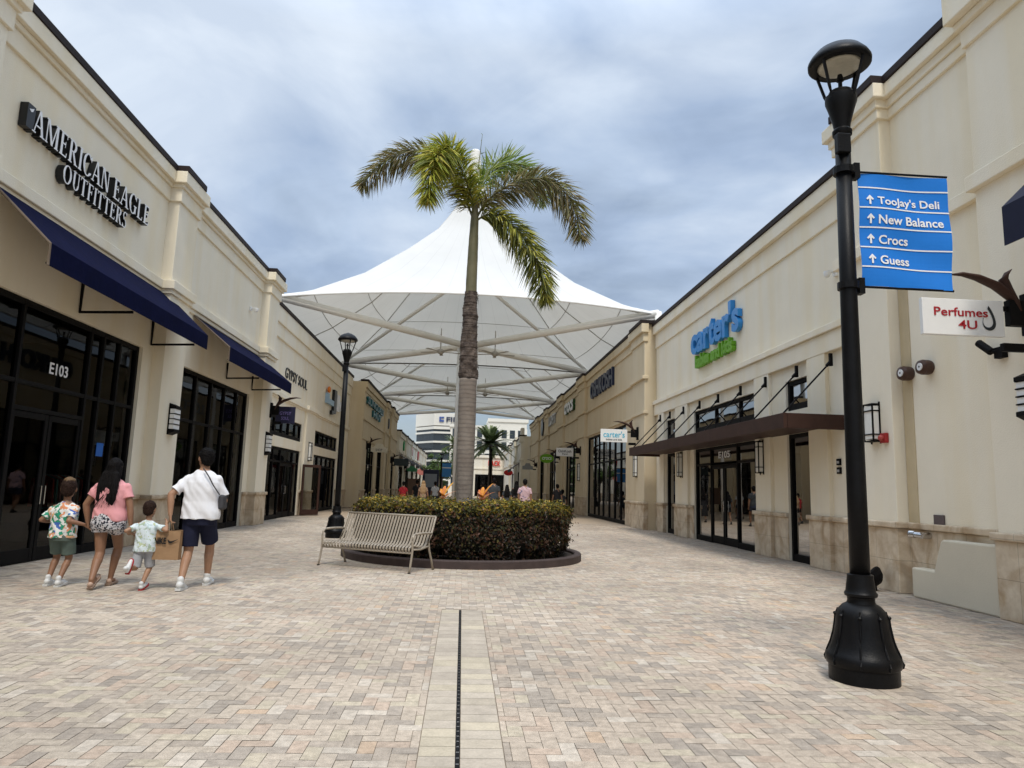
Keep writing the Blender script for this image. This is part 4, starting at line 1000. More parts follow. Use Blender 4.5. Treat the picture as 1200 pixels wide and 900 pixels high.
for i in range(21000):
    a = R.uniform(0, 2*pi); z = 1.12*R.random()**.72
    if z < .1: continue
    bump = .09*noise.noise((cos(a)*5, sin(a)*5, z*2.6)) + .05*noise.noise((cos(a)*14, sin(a)*14, z*7))
    if z < .5 and noise.noise((cos(a)*9, sin(a)*9, z*6)) > .5*z/.5+.02: continue
    low = .09*max(0, .42-z)/.42
    r = 2.2 + bump - low*1.6 + R.gauss(0,.028) + (abs(R.gauss(0,.07)) if R.random() < .05 else 0) - (.10*max(0, (z-1.0)/.12)**2)
    nr = Vector((cos(a), sin(a), .3)) + Vector((R.gauss(0,.55), R.gauss(0,.55), R.gauss(0,.55)))
    top = z > 1.02 - .16*R.random()
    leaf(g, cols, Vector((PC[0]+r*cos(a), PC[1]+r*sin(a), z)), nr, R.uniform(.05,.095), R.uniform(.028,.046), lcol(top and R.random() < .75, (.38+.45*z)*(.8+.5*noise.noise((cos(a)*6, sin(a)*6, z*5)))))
for i in range(15000):
    a = R.uniform(0, 2*pi); r = sqrt(R.uniform(1.35**2, 2.2**2))
    z = 1.09 + .05*noise.noise((cos(a)*r*3, sin(a)*r*3, 0)) + R.gauss(0,.022) + (.11*R.random() if R.random() < .10 else 0) - .08*max(0,(r-2.05)/.15)**2
    nr = Vector((0,0,1)) + Vector((R.gauss(0,.5), R.gauss(0,.5), 0))
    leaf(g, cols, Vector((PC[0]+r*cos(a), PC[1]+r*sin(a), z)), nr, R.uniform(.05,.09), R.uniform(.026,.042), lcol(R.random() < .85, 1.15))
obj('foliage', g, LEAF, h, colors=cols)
# bromeliads
BRO = attr_mat('bromeliad_leaf', .45, trans=.25)
for bx, by, lab in ((-.42, 16.0, 'orange bromeliad just left of the palm trunk'), (.44, 16.0, 'orange bromeliad just right of the palm trunk')):
    t = thing('bromeliad', (bx, by, .1), lab, 'plant', 'orange bromeliads behind the hedge')
    g = Geo(); g.tube([(bx,by,.1),(bx,by,1.12)], .03, 6); obj('stem', g, flat('stem_green', (.06,.09,.03), .7), t)
    for ring, (n_, z0, L, up) in enumerate(((13,1.08,.36,.6),(12,1.16,.34,1.1),(9,1.22,.28,1.7))):
        for i in range(n_):
            a = 2*pi*i/n_ + ring*.3 + R.uniform(-.2,.2); g = Geo(); cc = []; base = Vector((bx,by,z0)); dv = Vector((cos(a), sin(a), 0)); sd = Vector((-sin(a), cos(a), 0))
            P_ = [base + dv*L*q + Vector((0,0,up*L*q - .55*L*q*q)) for q in (0,.3,.6,.85,1)]; L *= .72; Wv = (.02,.04,.04,.026,.004)
            c0 = R.choice((Vector((.85,.33,.03)), Vector((.9,.45,.06)), Vector((.75,.24,.04)), Vector((.85,.42,.22))))
            for k in range(4):
                g.quad(P_[k]-sd*Wv[k], P_[k]+sd*Wv[k], P_[k+1]+sd*Wv[k+1], P_[k+1]-sd*Wv[k+1]); cc.append(c0*(.7+.12*k))
            obj('leaf', g, BRO, t, colors=cc)
# palm
t = thing('palm_tree', (.03, 15.3, .1), 'tall foxtail palm with a grey ringed trunk rising from the round hedge', 'palm tree')
TRK = mat('palm_trunk_grey', (.16,.13,.11), .9, base2=(.25,.22,.192), vscale=2.2, bump=.5, bscale=22)
def radial_rings(m):
    nt = m.node_tree; L = nt.links.new; b = nt.nodes['Principled BSDF']; src = b.inputs['Base Color'].links[0].from_socket
    tc = nt.nodes.new('ShaderNodeTexCoord'); w_ = nt.nodes.new('ShaderNodeTexWave'); w_.bands_direction = 'Z'; w_.inputs['Scale'].default_value = 3.4; w_.inputs['Distortion'].default_value = 2.2; w_.inputs['Detail'].default_value = 3; w_.inputs['Detail Scale'].default_value = 1.5
    L(tc.outputs['Object'], w_.inputs['Vector']); r = nt.nodes.new('ShaderNodeValToRGB'); L(w_.outputs['Fac'], r.inputs['Fac'])
    r.color_ramp.elements[0].color = (.74,.72,.70,1); r.color_ramp.elements[1].color = (1.08,1.05,1,1); r.color_ramp.elements[1].position = .45
    mx = nt.nodes.new('ShaderNodeMix'); mx.data_type = 'RGBA'; mx.blend_type = 'MULTIPLY'; mx.inputs['Factor'].default_value = .8
    L(src, mx.inputs['A']); L(r.outputs['Color'], mx.inputs['B']); L(mx.outputs['Result'], b.inputs['Base Color'])
radial_rings(TRK)
def trunk(zs, rad, n=28, rough=.0, lean=0):
    g = Geo(); vs = []; fs = []
    for j, (z, r) in enumerate(zip(zs, rad)):
        for i in range(n):
            a = 2*pi*i/n; rr = r*(1 + rough*noise.noise((cos(a)*2.5, sin(a)*2.5, z*7))); vs.append((.03 + .012*sin(z*.9)+ rr*cos(a), 15.3 + rr*sin(a), z))
    for j in range(len(zs)-1):
        for i in range(n): fs.append((j*n+i, j*n+(i+1)%n, (j+1)*n+(i+1)%n, (j+1)*n+i))
    fs.append(tuple((len(zs)-1)*n+i for i in range(n)))
    return g.add(vs, fs)
def lerp(x, pts):
    for (a, u), (b, v) in zip(pts, pts[1:]):
        if x <= b: return u + (v-u)*max(0, (x-a))/(b-a)
    return pts[-1][1]
RP = [(.05,.22),(.4,.175),(1.2,.16),(2.0,.185),(3.0,.192),(3.9,.187),(4.6,.165),(5.6,.13),(5.75,.124),(6.3,.118),(7.0,.105),(7.5,.085),(7.9,.05)]
zs = [.05+.04*k for k in range(94)]; 
rr_ = [lerp(z, RP) * (1 + .018*(1 if (k % 6) < 1 else 0)) for k, z in enumerate(zs)]
obj('trunk', trunk(zs, rr_, rough=.03), TRK, t, smooth=True)
zs = [3.78+.02*k for k in range(98)]; FB = mat('palm_fibre', (.035,.025,.022), .95, base2=(.15,.12,.10), vscale=6, bump=.9, bscale=30); radial_rings(FB)
fb = obj('fibre_sleeve', trunk(zs, [lerp(z, RP)*1.03 + .016*max(0, noise.noise((0,0,z*9))) + .012*R.random() for z in zs], rough=.22), FB, t)
g = Geo()
for i in range(170):
    a = R.uniform(0,2*pi); z = R.choice((3.95,4.12,4.9,5.62)) + R.uniform(-.08,.08); r = lerp(z, RP)*1.05; p = Vector((.03+r*cos(a), 15.3+r*sin(a), z)); q = p + Vector((cos(a)*.035, sin(a)*.035, R.uniform(-.12,.04))); g.tube([p, q], .006, 3, r1=.001)
obj('fibres', g, FB, fb)['kind'] = 'stuff'
zs = [5.68+.06*k for k in range(38)]; CR = mat('palm_crownshaft', (.085,.085,.04), .6, base2=(.2,.175,.1), vscale=1.6, bump=.15, bscale=20)
obj('crownshaft', trunk(zs, [lerp(z, RP) for z in zs], rough=.04), CR, t, smooth=True)
FR = attr_mat('palm_leaflet', .5, trans=.3, spec=.35)
def frond(pts, n, L0, pal, droop=.35, seed=1, name='frond', every=1.0, wid=.022):
    """rachis curve with leaflets all round it"""
    r = random.Random(seed); P = [Vector(p) for p in pts]
    def at(u):
        k = u*(len(P)-1); i = min(int(k), len(P)-2); f = k-i
        p0, p1, p2, p3 = P[max(i-1,0)], P[i], P[i+1], P[min(i+2,len(P)-1)]
        return .5*((2*p1)+(p2-p0)*f+(2*p0-5*p1+4*p2-p3)*f*f+(3*p1-p0-3*p2+p3)*f**3)
    g = Geo(); g.tube([at(k/16) for k in range(17)], .028, 6, r1=.004)
    rc = obj(name, g, flat('rachis', (.10,.10,.035), .6), t, smooth=True)
    g = Geo(); cols = []
    for i in range(n):
        u = .10 + .90*(i+r.random())/n
        p = at(min(u,.999)); tg = (at(min(u+.01,1)) - at(max(u-.01,0))).normalized()
        s_ = tg.cross(Vector((0,0,1)));
        if s_.length < .05: s_ = Vector((1,0,0))
        s_.normalize(); up = s_.cross(tg)
        th = r.uniform(0, 2*pi); d = (s_*cos(th) + up*sin(th)*.85 + tg*r.uniform(.45,.8)).normalized()
        L = L0*(.45 + .75*sin(pi*min(1, u*.92+.06))**.7)*r.uniform(.8,1.15)
        if u > .93: L *= .8
        wv = d.cross(Vector((r.gauss(0,1), r.gauss(0,1), r.gauss(0,1))));
        if wv.length < .1: continue
        wv = wv.normalized()*wid*r.uniform(.7,1.2)
        q1 = p + d*L*.5 - Vector((0,0,droop*L*.12)); q2 = p + d*L - Vector((0,0,droop*L*.5))
        g.add([p-wv*.25, p+wv*.25, q1+wv, q1-wv, q2], [(0,1,2,3),(3,2,4)])
        c = Vector(pal[r.randrange(len(pal))])*r.uniform(.9,1.55)
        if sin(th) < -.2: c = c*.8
        cols += [c, c*1.1]
    obj('leaflets', g, FR, rc, colors=cols)
OLD = [(.15,.13,.045),(.22,.17,.075),(.10,.095,.03),(.30,.25,.13),(.17,.17,.045),(.08,.075,.025)]
YEL = [(.30,.32,.035),(.40,.38,.055),(.20,.24,.03),(.36,.30,.05),(.14,.16,.03)]
GRN = [(.14,.20,.03),(.20,.26,.045),(.09,.13,.025),(.28,.31,.08)]
MIX = [(.28,.28,.04),(.10,.12,.03),(.07,.08,.02),(.36,.33,.07),(.16,.17,.04)]
C_ = (.03,15.3,7.35)
frond([C_,(-.25,15.3,8.0),(-.75,15.35,8.75),(-1.35,15.4,9.0),(-2.0,15.4,8.75),(-2.55,15.4,8.1)], 900, .52, OLD, .8, 1, wid=.015)
frond([C_,(-.1,15.1,8.0),(-.4,14.7,8.5),(-.66,14.3,8.55),(-.85,14.0,8.1),(-.95,13.85,7.2)], 1250, .54, YEL, .75, 2, wid=.016)
frond([C_,(.12,15.5,8.2),(.4,15.9,8.95),(.85,16.3,9.3),(1.4,16.6,9.1),(1.75,16.7,8.5)], 750, .54, GRN, .3, 3, wid=.015)
frond([C_,(.35,15.25,7.9),(.95,15.2,8.3),(1.6,15.1,8.35),(2.15,15.0,7.9),(2.42,14.95,7.0)], 950, .54, OLD, .8, 4, wid=.015)
frond([C_,(.35,15.2,7.5),(.8,15.0,7.25),(1.2,14.85,6.75),(1.5,14.75,6.1),(1.62,14.7,5.45)], 1000, .48, MIX, .8, 5, wid=.016)
frond([C_,(.05,15.4,8.3),(.14,15.35,9.5)], 10, .12, GRN, .0, 7, 'spear_leaf', wid=.01)

# ------------------------------------------------------------------ fabric canopies on struts
FABM = bpy.data.materials.new('tent_membrane'); FABM.use_nodes = True
nt = FABM.node_tree; nt.nodes.remove(nt.nodes['Principled BSDF'])
d_ = nt.nodes.new('ShaderNodeBsdfDiffuse'); d_.inputs['Color'].default_value = (.80,.80,.79,1); tr_ = nt.nodes.new('ShaderNodeBsdfTranslucent'); tr_.inputs['Color'].default_value = (.78,.75,.67,1)
n_ = nt.nodes.new('ShaderNodeTexNoise'); n_.inputs['Scale'].default_value = .6; n_.inputs['Detail'].default_value = 6
tc_ = nt.nodes.new('ShaderNodeTexCoord'); nt.links.new(tc_.outputs['Object'], n_.inputs['Vector'])
rp_ = nt.nodes.new('ShaderNodeValToRGB'); rp_.color_ramp.elements[0].color = (.68,.65,.57,1); rp_.color_ramp.elements[1].color = (.80,.77,.69,1); nt.links.new(n_.outputs['Fac'], rp_.inputs['Fac']); nt.links.new(rp_.outputs['Color'], tr_.inputs['Color'])
sp_ = nt.nodes.new('ShaderNodeSeparateXYZ'); nt.links.new(tc_.outputs['Object'], sp_.inputs[0])
def fm_(op, a, b=None):
    q = nt.nodes.new('ShaderNodeMath'); q.operation = op
    for i, v in enumerate((a, b)):
        if v is None: continue
        if isinstance(v, (int, float)): q.inputs[i].default_value = v
        else: nt.links.new(v, q.inputs[i])
    return q.outputs[0]
pp_ = fm_('PINGPONG', fm_('MULTIPLY', fm_('ARCTAN2', sp_.outputs['Y'], sp_.outputs['X']), 40/6.28318), .5)   # welded panel seams
sm_ = nt.nodes.new('ShaderNodeMapRange'); sm_.inputs['From Max'].default_value = .03; sm_.inputs['To Min'].default_value = .86; nt.links.new(pp_, sm_.inputs['Value'])
wn_ = nt.nodes.new('ShaderNodeMapRange'); wn_.inputs['From Min'].default_value = .3; wn_.inputs['From Max'].default_value = .7; wn_.inputs['To Min'].default_value = .94; nt.links.new(n_.outputs['Fac'], wn_.inputs['Value'])
cs_ = nt.nodes.new('ShaderNodeVectorMath'); cs_.operation = 'SCALE'; cs_.inputs[0].default_value = (.82,.82,.80); nt.links.new(fm_('MULTIPLY', sm_.outputs[0], wn_.outputs[0]), cs_.inputs['Scale']); nt.links.new(cs_.outputs[0], d_.inputs['Color'])
mx_ = nt.nodes.new('ShaderNodeMixShader'); mx_.inputs['Fac'].default_value = .30
nt.links.new(d_.outputs[0], mx_.inputs[1]); nt.links.new(tr_.outputs[0], mx_.inputs[2]); nt.links.new(mx_.outputs[0], nt.nodes['Material Output'].inputs['Surface'])
STRUT = mat('strut_white', (.85,.835,.78), .5, var=.05, vscale=1.5); CABLE = mat('cable_grey', (.42,.40,.36), .6, var=.1, vscale=4)
def tent(yc, label, front=False, back=False, hw=8.6, hl=8.6, ze=9.5, zt=20.6, fans=True):
    t = thing('tensile_canopy', (0, yc, 0), label, 'canopy')
    corners = [(-hw,-hl),(hw,-hl),(hw,hl),(-hw,hl)]
    def edge(k, f):
        a, b = corners[k], corners[(k+1)%4]; s4 = 4*f*(1-f)
        x = a[0]+(b[0]-a[0])*f; y = a[1]+(b[1]-a[1])*f
        if k in (1,3): x *= 1 + .05*s4
        sc_ = (.13 if k == 0 and front else .13 if k == 2 and back else 0)*s4; y *= 1 - sc_
        return Vector((x, yc+y, ze + (.85*s4 if (k == 0 and front) or (k == 2 and back) else -.12*s4 if k in (1,3) else .25*s4)))
    N = 14; E_ = [edge(k, i/N) for k in range(4) for i in range(N)]; n = len(E_)
    T = [0,.02,.05,.09,.14,.2,.28,.37,.48,.6,.72,.84,.93,1]
    prof = [(0,1),(.05,.78),(.1,.675),(.2,.54),(.36,.395),(.6,.205),(.85,.06),(1,0)]
    g = Geo(); vs = []; fs = []
    for u in T:
        hgt = lerp(u, prof)
        for p in E_:
            r0 = Vector((p.x, p.y-yc, 0)).normalized()*.32
            q = Vector((r0.x, yc+r0.y, 0)).lerp(Vector((p.x,p.y,0)), u)
            vs.append((q.x, q.y, p.z*1 + (zt-p.z)*hgt))
    for j in range(len(T)-1):
        for i in range(n): fs.append((j*n+i, j*n+(i+1)%n, (j+1)*n+(i+1)%n, (j+1)*n+i))
    g.add(vs, fs); me = obj('membrane', g, FABM, t, smooth=True)
    # seams and edge cable lie just under the cloth
    for i in range(0, n, 7):
        g = Geo(); g.tube([Vector(vs[j*n+i])-Vector((0,0,.05)) for j in range(2, len(T))], .03, 5); obj('seam_cable', g, CABLE, me)
    for j in (9, 11):
        g = Geo(); q = [Vector(vs[j*n+i])-Vector((0,0,.04)) for i in range(n)]; g.tube(q+[q[0]], .02, 4); obj('ring_seam', g, CABLE, me)
    g = Geo(); q = [p-Vector((0,0,.02)) for p in E_]; g.tube(q+[q[0]], .05, 6); obj('edge_cable', g, STRUT, me)
    zh = 9.35
    for cx, cy in corners:
        g = Geo(); g.tube([(cx*1.0, yc+cy, ze+.02),(cx*.03, yc+cy*.03, zh)], .18, 12); obj('strut', g, STRUT, t, smooth=True)
        g = Geo(); g.tube([(cx*.99, yc+cy*.99, ze-.02),(cx*.02, yc+cy*.02, 13.5)], .11, 10); obj('upper_strut', g, STRUT, t, smooth=True)
        g = Geo(); g.tube([(cx, yc+cy, 7.6),(cx, yc+cy, ze+.1)], .16, 10); obj('corner_post', g, STRUT, t, smooth=True)
    g = Geo(); g.lathe([(.1,8.9),(.45,9.1),(.45,9.55),(.2,9.8),(.17,19),(.3,20.5),(.3,zt+.45),(.22,zt+.55)], (0,yc,0), 20); obj('flying_mast', g, STRUT, t, smooth=False)
    for sx_ in (-.5, .5):
        g = Geo(); g.tube([(sx_, yc, 0),(sx_, yc, 9.2)], .09, 12); obj('pole', g, WHITE, t, smooth=True)
    return t
tent(39.6, 'front white tent canopy with the tall pointed peak behind the palm', front=True)
tent(56.8, 'second white tent canopy directly behind the front one')
tent(74.0, 'rearmost white tent canopy of the three over the street', back=True)
def fan(x, y, z, label):
    t = thing('ceiling_fan', (x, y, z), label, 'fan', 'fans hung under the tent canopies')
    g = Geo(); g.lathe([(.03,0),(.03,1.2)], (x,y,z+.1), 8); g.lathe([(.12,-.12),(.2,-.05),(.2,.08),(.08,.14)], (x,y,z), 14); obj('motor', g, CABLE, t)
    for i in range(5):
        a = 2*pi*i/5+.3; q = Geo(); d = Vector((cos(a),sin(a),0)); s_ = Vector((-sin(a),cos(a),0)); p = Vector((x,y,z-.02))
        q.prism([p+d*.2-s_*.06, p+d*1.15-s_*.1, p+d*1.15+s_*.1, p+d*.2+s_*.06], (0,0,.02)); obj('blade', q, CABLE, t)
for y, nm in ((38.5,'front'),(56,'second')):
    fan(-1.5, y, 8.75, 'grey fan left of the poles under the %s tent' % nm); fan(1.5, y, 8.75, 'grey fan right of the poles under the %s tent' % nm)
# ------------------------------------------------------------------ people
SKIN = mat('skin_tan', (.34,.19,.115), .5, var=.08, vscale=9, spec=.35); SKIN2 = mat('skin_brown', (.25,.13,.075), .5, var=.08, vscale=9, spec=.35)
HAIRB = mat('hair_black', (.006,.005,.005), .75, var=.4, vscale=60, bump=.5, bscale=90, spec=.12); HAIRN = mat('hair_brown', (.026,.014,.010), .75, var=.5, vscale=50, bump=.6, bscale=70, spec=.12)
SHOEW = flat('shoe_white', (.62,.62,.6), .6); SOLEW = flat('sole_white', (.6,.6,.58), .6); SOLER = flat('sole_red', (.35,.015,.02), .6); SOLED = flat('sole_dark', (.05,.05,.05), .7); SANDAL = flat('sandal_beige', (.45,.31,.23), .6)
def ik(a, c, l1, l2, bend):
    a, c = Vector(a), Vector(c); d = c-a; L = min(d.length, (l1+l2)*.998); d.normalize()
    c = a + d*L; x = (l1*l1 - l2*l2 + L*L)/(2*L); h = sqrt(max(0, l1*l1-x*x)); b = Vector(bend); b = (b - d*b.dot(d)).normalized()
    return a + d*x + b*h, c
def hand(g, w, d, n, side, s, curl=.5):
    """palm, four unequal bent fingers and a thumb that leaves the side of the palm"""
    d = Vector(d).normalized(); n = Vector(n); n = (n - d*n.dot(d)).normalized(); a = d.cross(n)*side; w = Vector(w)
    for k in (-.026,-.009,.009,.026): g.cap(w + a*k*.6*s, w + d*.075*s + a*k*s, .0155*s, .0135*s, 8)
    for k, L in zip((-.03,-.0105,.0105,.030), (.060,.072,.078,.068)):
        p0 = w + d*.075*s + a*k*s; p1 = p0 + (d*cos(curl*.6) + n*sin(curl*.6))*L*.5*s; p2 = p1 + (d*cos(curl*1.6) + n*sin(curl*1.6))*L*.5*s
        g.cap(p0, p1, .0098*s, .009*s, 8); g.cap(p1, p2, .009*s, .0078*s, 8)
    p0 = w + d*.02*s + a*.026*s; p1 = p0 + (d*.6 + a*.75 + n*.25).normalized()*.042*s; p2 = p1 + (d*.85 + a*.2 + n*.5).normalized()*.034*s
    g.cap(p0, p1, .0135*s, .011*s, 8); g.cap(p1, p2, .011*s, .0085*s, 8)
def person(loc, rz, h, label, skin, shirt, pants, hair, shoe, sole, footL, footR, handL, handR, group=None, yaw=0, kid=False, hairlong=False,
           shirt_hem=.88, shirt_w=1.0, sleeve=.6, pants_len=.52, pants_w=1.0, vox=.0075, pitchL=0, pitchR=0, hat=None, lean=.03, curlL=.6, curlR=.6, elbL=(-.4,-1,0), elbR=(.4,-1,0), long_sleeve=False, wide=1.0, dress=False, hairtop=None, sandal=False):
    t = thing('person', loc, label, 'person', group, rz=rz)
    s = h/1.75; hs = 1.46 if kid else 1.13   # a child's head is larger for the body
    g = Geo(); zc = .0
    wd = wide
    k = (1.75 - .118*hs - .135*hs)/1.49 if kid else .992   # children: the neck sits lower
    Z = lambda z: z*k
    def lx(z): return lean*max(0, z-.9)
    tor = [(.84,.14,.105),(.9,.165,.125),(.97,.165,.12),(1.07,.145,.105),(1.2,.155,.108),(1.32,.176,.112),(1.39,.158,.1),(1.45,.105,.08),(1.49,.06,.06)]
    g.loft([((0, lx(z), Z(z)*s), a*s*wd, b*s*wd) for z, a, b in tor], 20)
    hc = Vector((0, lx(1.66)+.012, 1.75 - .118*hs))
    g.cap((0, lx(1.45)*s, Z(1.44)*s), (0, (hc.y)*s, (hc.z-.06*hs)*s), .060*s, .055*s)
    RH = Matrix.Rotation(yaw, 3, 'Z'); H0 = hc*s
    def hp(p): return H0 + RH @ (Vector(p)*s*hs)
    g.ell(hp((0,-.005,.015)), .074*s*hs, .094*s*hs, .100*s*hs, 16, 12, RH); g.ell(hp((0,.028,-.045)), .056*s*hs, .066*s*hs, .062*s*hs, 14, 10, RH)
    g.cap(hp((0,.088,.005)), hp((0,.108,-.03)), .010*s*hs, .015*s*hs, 8); g.ell(hp((0,.088,-.062)), .024*s*hs, .012*s*hs, .010*s*hs, 10, 6, RH); g.ell(hp((0,.078,-.098)), .022*s*hs,.018*s*hs,.014*s*hs,10,6,RH)
    for e in (-1, 1): g.ell(hp((e*.075,-.005,-.008)), .011*s*hs, .022*s*hs, .032*s*hs, 8, 6, RH)
    sh = [Vector((e*.172*wd, lx(1.4), Z(1.362)))*s for e in (-1, 1)]; al = (.285*k*s, .25*k*s)
    arms = []
    for e, S_, tgt, bend, curl in ((-1, sh[0], handL, elbL, curlL), (1, sh[1], handR, elbR, curlR)):
        el, wr = ik(S_, tgt, al[0], al[1], bend); arms.append((S_, el, wr))
        g.cap(S_, el, .050*s*wd, .041*s*wd); g.cap(el, el.lerp(wr,.35), .040*s*wd, .041*s*wd); g.cap(el.lerp(wr,.35), wr, .041*s*wd, .027*s)
        d = (wr-el).normalized(); hand(g, wr, d + Vector((0,.12,-.25)), Vector((-e*.85,.5,0)), e, s*(.85 if kid else 1), curl)
    hip = [Vector((e*.088*wd, 0, Z(.88)))*s for e in (-1, 1)]; legs = []
    for e, H_, f in ((-1, hip[0], footL), (1, hip[1], footR)):
        kn, an = ik(H_, Vector(f), .425*k*s, .425*k*s, (e*.08,1,0)); legs.append((H_, kn, an))
        g.cap(H_, kn, .086*s*wd, .056*s*wd); g.cap(kn, kn.lerp(an,.3), .054*s*wd, .057*s*wd); g.cap(kn.lerp(an,.3) - Vector((0,.012*s,0)), an, .056*s*wd, .035*s)
    for (H_, kn, an), pit, e in ((legs[0], pitchL, -1), (legs[1], pitchR, 1)):
        M = Matrix.Translation(an) @ Matrix.Rotation(-pit, 4, 'X')
        g.cap(M @ Vector((0,-.02*s,-.035*s)), M @ Vector((0,.13*s,-.055*s)), .036*s, .028*s)
    b = obj('body', g, skin, t, local=True); soften(b, vox, 3)
    # shirt
    g = Geo(); zt = [(shirt_hem-.0,.182,.14),(shirt_hem+.1,.18,.137),(1.08,.168,.125),(1.2,.172,.125),(1.32,.188,.126),(1.39,.168,.113),(1.45,.112,.088),(1.475,.075,.07)]
    if dress: zt = [(shirt_hem,.26,.22),(.75,.22,.18),(.95,.185,.14)] + zt[2:]
    sw = lambda z: 1 + (shirt_w-1)*max(.25, min(1, (1.5-z)/.3))
    g.loft([((0, lx(z)*s, Z(z)*s), a*s*wd*sw(z), c*s*wd*sw(z)) for z, a, c in zt], 24)
    for S_, el, wr in arms:
        if long_sleeve: g.tube([S_+Vector((0,0,.008*s)), el, el.lerp(wr,.95)], [.066*s*wd,.055*s*wd,.042*s], 14)
        else:
            e2 = S_.lerp(el, sleeve); g.ell(S_ - Vector((0,0,.004*s)), .054*s*wd, .062*s*wd, .056*s*wd); g.tube([S_+Vector((0,0,.0*s)), S_.lerp(el,sleeve*.5), e2], [.055*s*wd, .062*s*wd, .069*s*wd*(.75+.25*shirt_w)], 16)
    so = obj('shirt' if not dress else 'dress', g, shirt, t, local=True); soften(so, max(vox, .008), 3)
    wrinkle(so, lambda c: s*(noise.noise((c.x*6/s, c.y*6/s, c.z*5/s))*.014 + noise.noise((c.x*13/s+c.z*10/s, c.y*9/s, c.z*5/s + 4))*.014))
    # shorts or trousers
    if not dress:
        g = Geo(); g.loft([((0,0,Z(z)*s), a*s*wd*pants_w, c*s*wd*pants_w) for z, a, c in ((.78,.168,.125),(.86,.178,.138),(.95,.168,.128),(1.0,.155,.118))], 22)
        for (H_, kn, an) in legs:
            if pants_len <= 1: g.tube([H_ + Vector((0,0,.02*s)), H_.lerp(kn, pants_len)], .098*s*wd*pants_w, 18, r1=.092*s*wd*pants_w)
            else: g.tube([H_ + Vector((0,0,.02*s)), kn, kn.lerp(an, pants_len-1)], [.098*s*wd*pants_w,.074*s*wd*pants_w,.056*s*wd*pants_w], 16)
        po = obj('shorts' if pants_len < 1.6 else 'trousers', g, pants, t, local=True); soften(po, max(vox, .008), 3)
        wrinkle(po, lambda c: s*.009*noise.noise((c.x*9/s, c.y*9/s, c.z*6/s)))
    # hair
    g = Geo()
    g.ell(hp((0,-.016,.028)), .082*s*hs, .096*s*hs, .096*s*hs, 16, 12, RH); g.ell(hp((0,-.045,-.015)), .072*s*hs, .062*s*hs, .075*s*hs, 14, 10, RH)
    if hairlong:
        for i in range(7):
            x = (-.055+.11*i/6); g.tube([hp((x*.8,-.05,.03)), hp((x*1.3,-.085,-.08)), hp((x*1.7,-.115,-.22)), hp((x*1.8,-.13,-.38)), hp((x*1.5,-.13,-.47 - .04*(i % 3)))], [.035*s,.044*s,.042*s,.034*s,.010*s], 8)
        g.cap(hp((-.07,-.01,.0)), hp((-.085,-.05,-.16)), .028*s, .026*s); g.cap(hp((.07,-.01,.0)), hp((.085,-.05,-.16)), .028*s, .026*s)
    ho = obj('hair', g, hair, t, local=True); soften(ho, max(vox, .008), 2)
    wrinkle(ho, lambda c: s*.008*noise.noise((c.x*45/s, c.y*45/s, c.z*(9 if hairlong else 45)/s)))
    if vox < .01:
        sg = Geo(); vs_ = ho.data.vertices; rr = random.Random(3)
        for i in range(700):
            v = vs_[rr.randrange(len(vs_))]; n_ = v.normal.copy(); c = v.co.copy()
            d = (Vector((n_.x*.5, n_.y*.5, -.9)) if hairlong else Vector((n_.x, n_.y, n_.z*.6-.35))) + Vector((rr.gauss(0,.25), rr.gauss(0,.25), rr.gauss(0,.2)))
            L_ = (rr.uniform(.04,.1) if hairlong else rr.uniform(.012,.03))*s; w_ = n_.cross(d).normalized()*.0028*s
            c = c - n_*.003
            sg.add([c-w_, c+w_, c+d.normalized()*L_+n_*.004], [(0,1,2)])
        obj('strands', sg, hair, ho, local=True)
    if hairtop:
        g = Geo(); g.ell(hp((0,-.01,.085)), .066*s*hs, .075*s*hs, .05*s*hs, 14, 8, RH); q = obj('hair_top', g, hairtop, ho, local=True)
        wrinkle(q, lambda c: noise.noise(c*60)*.014*s)
    if hat:
        g = Geo(); g.ell(hp((0,-.005,.05)), .088*s, .105*s, .075*s, 14, 8, RH); g.prism([hp((-.06,.08,.03)),hp((.06,.08,.03)),hp((.05,.17,.02)),hp((-.05,.17,.02))], (0,0,.008)); obj('cap', g, hat, t, local=True)
    g = Geo()
    for e in (-1, 1): g.ell(hp((e*.03,.079,.008)), .011*s*hs, .007*s*hs, .007*s*hs, 8, 6, RH)
    obj('eyes', g, FRAME, t, local=True)
    # shoes
    for (H_, kn, an), pit, e in ((legs[0], pitchL, -1), (legs[1], pitchR, 1)):
        M = Matrix.Translation(an) @ Matrix.Rotation(-pit, 4, 'X'); fs_ = s*(1.08 if kid else 1)
        g = Geo(); q = lambda x, y, z: M @ Vector((x*fs_, y*fs_, z*fs_))
        if sandal: g.cap(q(0,.11,-.058), q(0,.15,-.066), .037*fs_, .03*fs_); g.cap(q(0,-.045,-.04), q(0,-.03,-.06), .036*fs_, .036*fs_)
        else:
            g.cap(q(0,-.035,-.03), q(0,.05,-.035), .043*fs_, .042*fs_); g.cap(q(0,.03,-.045), q(0,.155,-.062), .045*fs_, .034*fs_); g.cap(q(0,-.01,.0), q(0,-.012,.035), .04*fs_, .041*fs_)
        sh_ = obj('sandal' if sandal else 'shoe', g, shoe, t, local=True); soften(sh_, max(vox, .007), 2)
        out = [(.032,-.085),(.044,-.03),(.038,.04),(.050,.11),(.046,.16),(.028,.195),(0,.205)]; out = out + [(-x, y) for x, y in out[-2::-1]]
        g = Geo(); a = [q(x, y, -.094) for x, y in out]; c = [q(x*1.03, y*1.01, -.066) for x, y in out]; n_ = len(out)
        g.add(a + c, [tuple(range(n_-1,-1,-1)), tuple(range(n_, 2*n_))] + [(i,(i+1)%n_,(i+1)%n_+n_,i+n_) for i in range(n_)]); obj('sole', g, sole, sh_, local=True)
    return t, s, arms, hp, legs
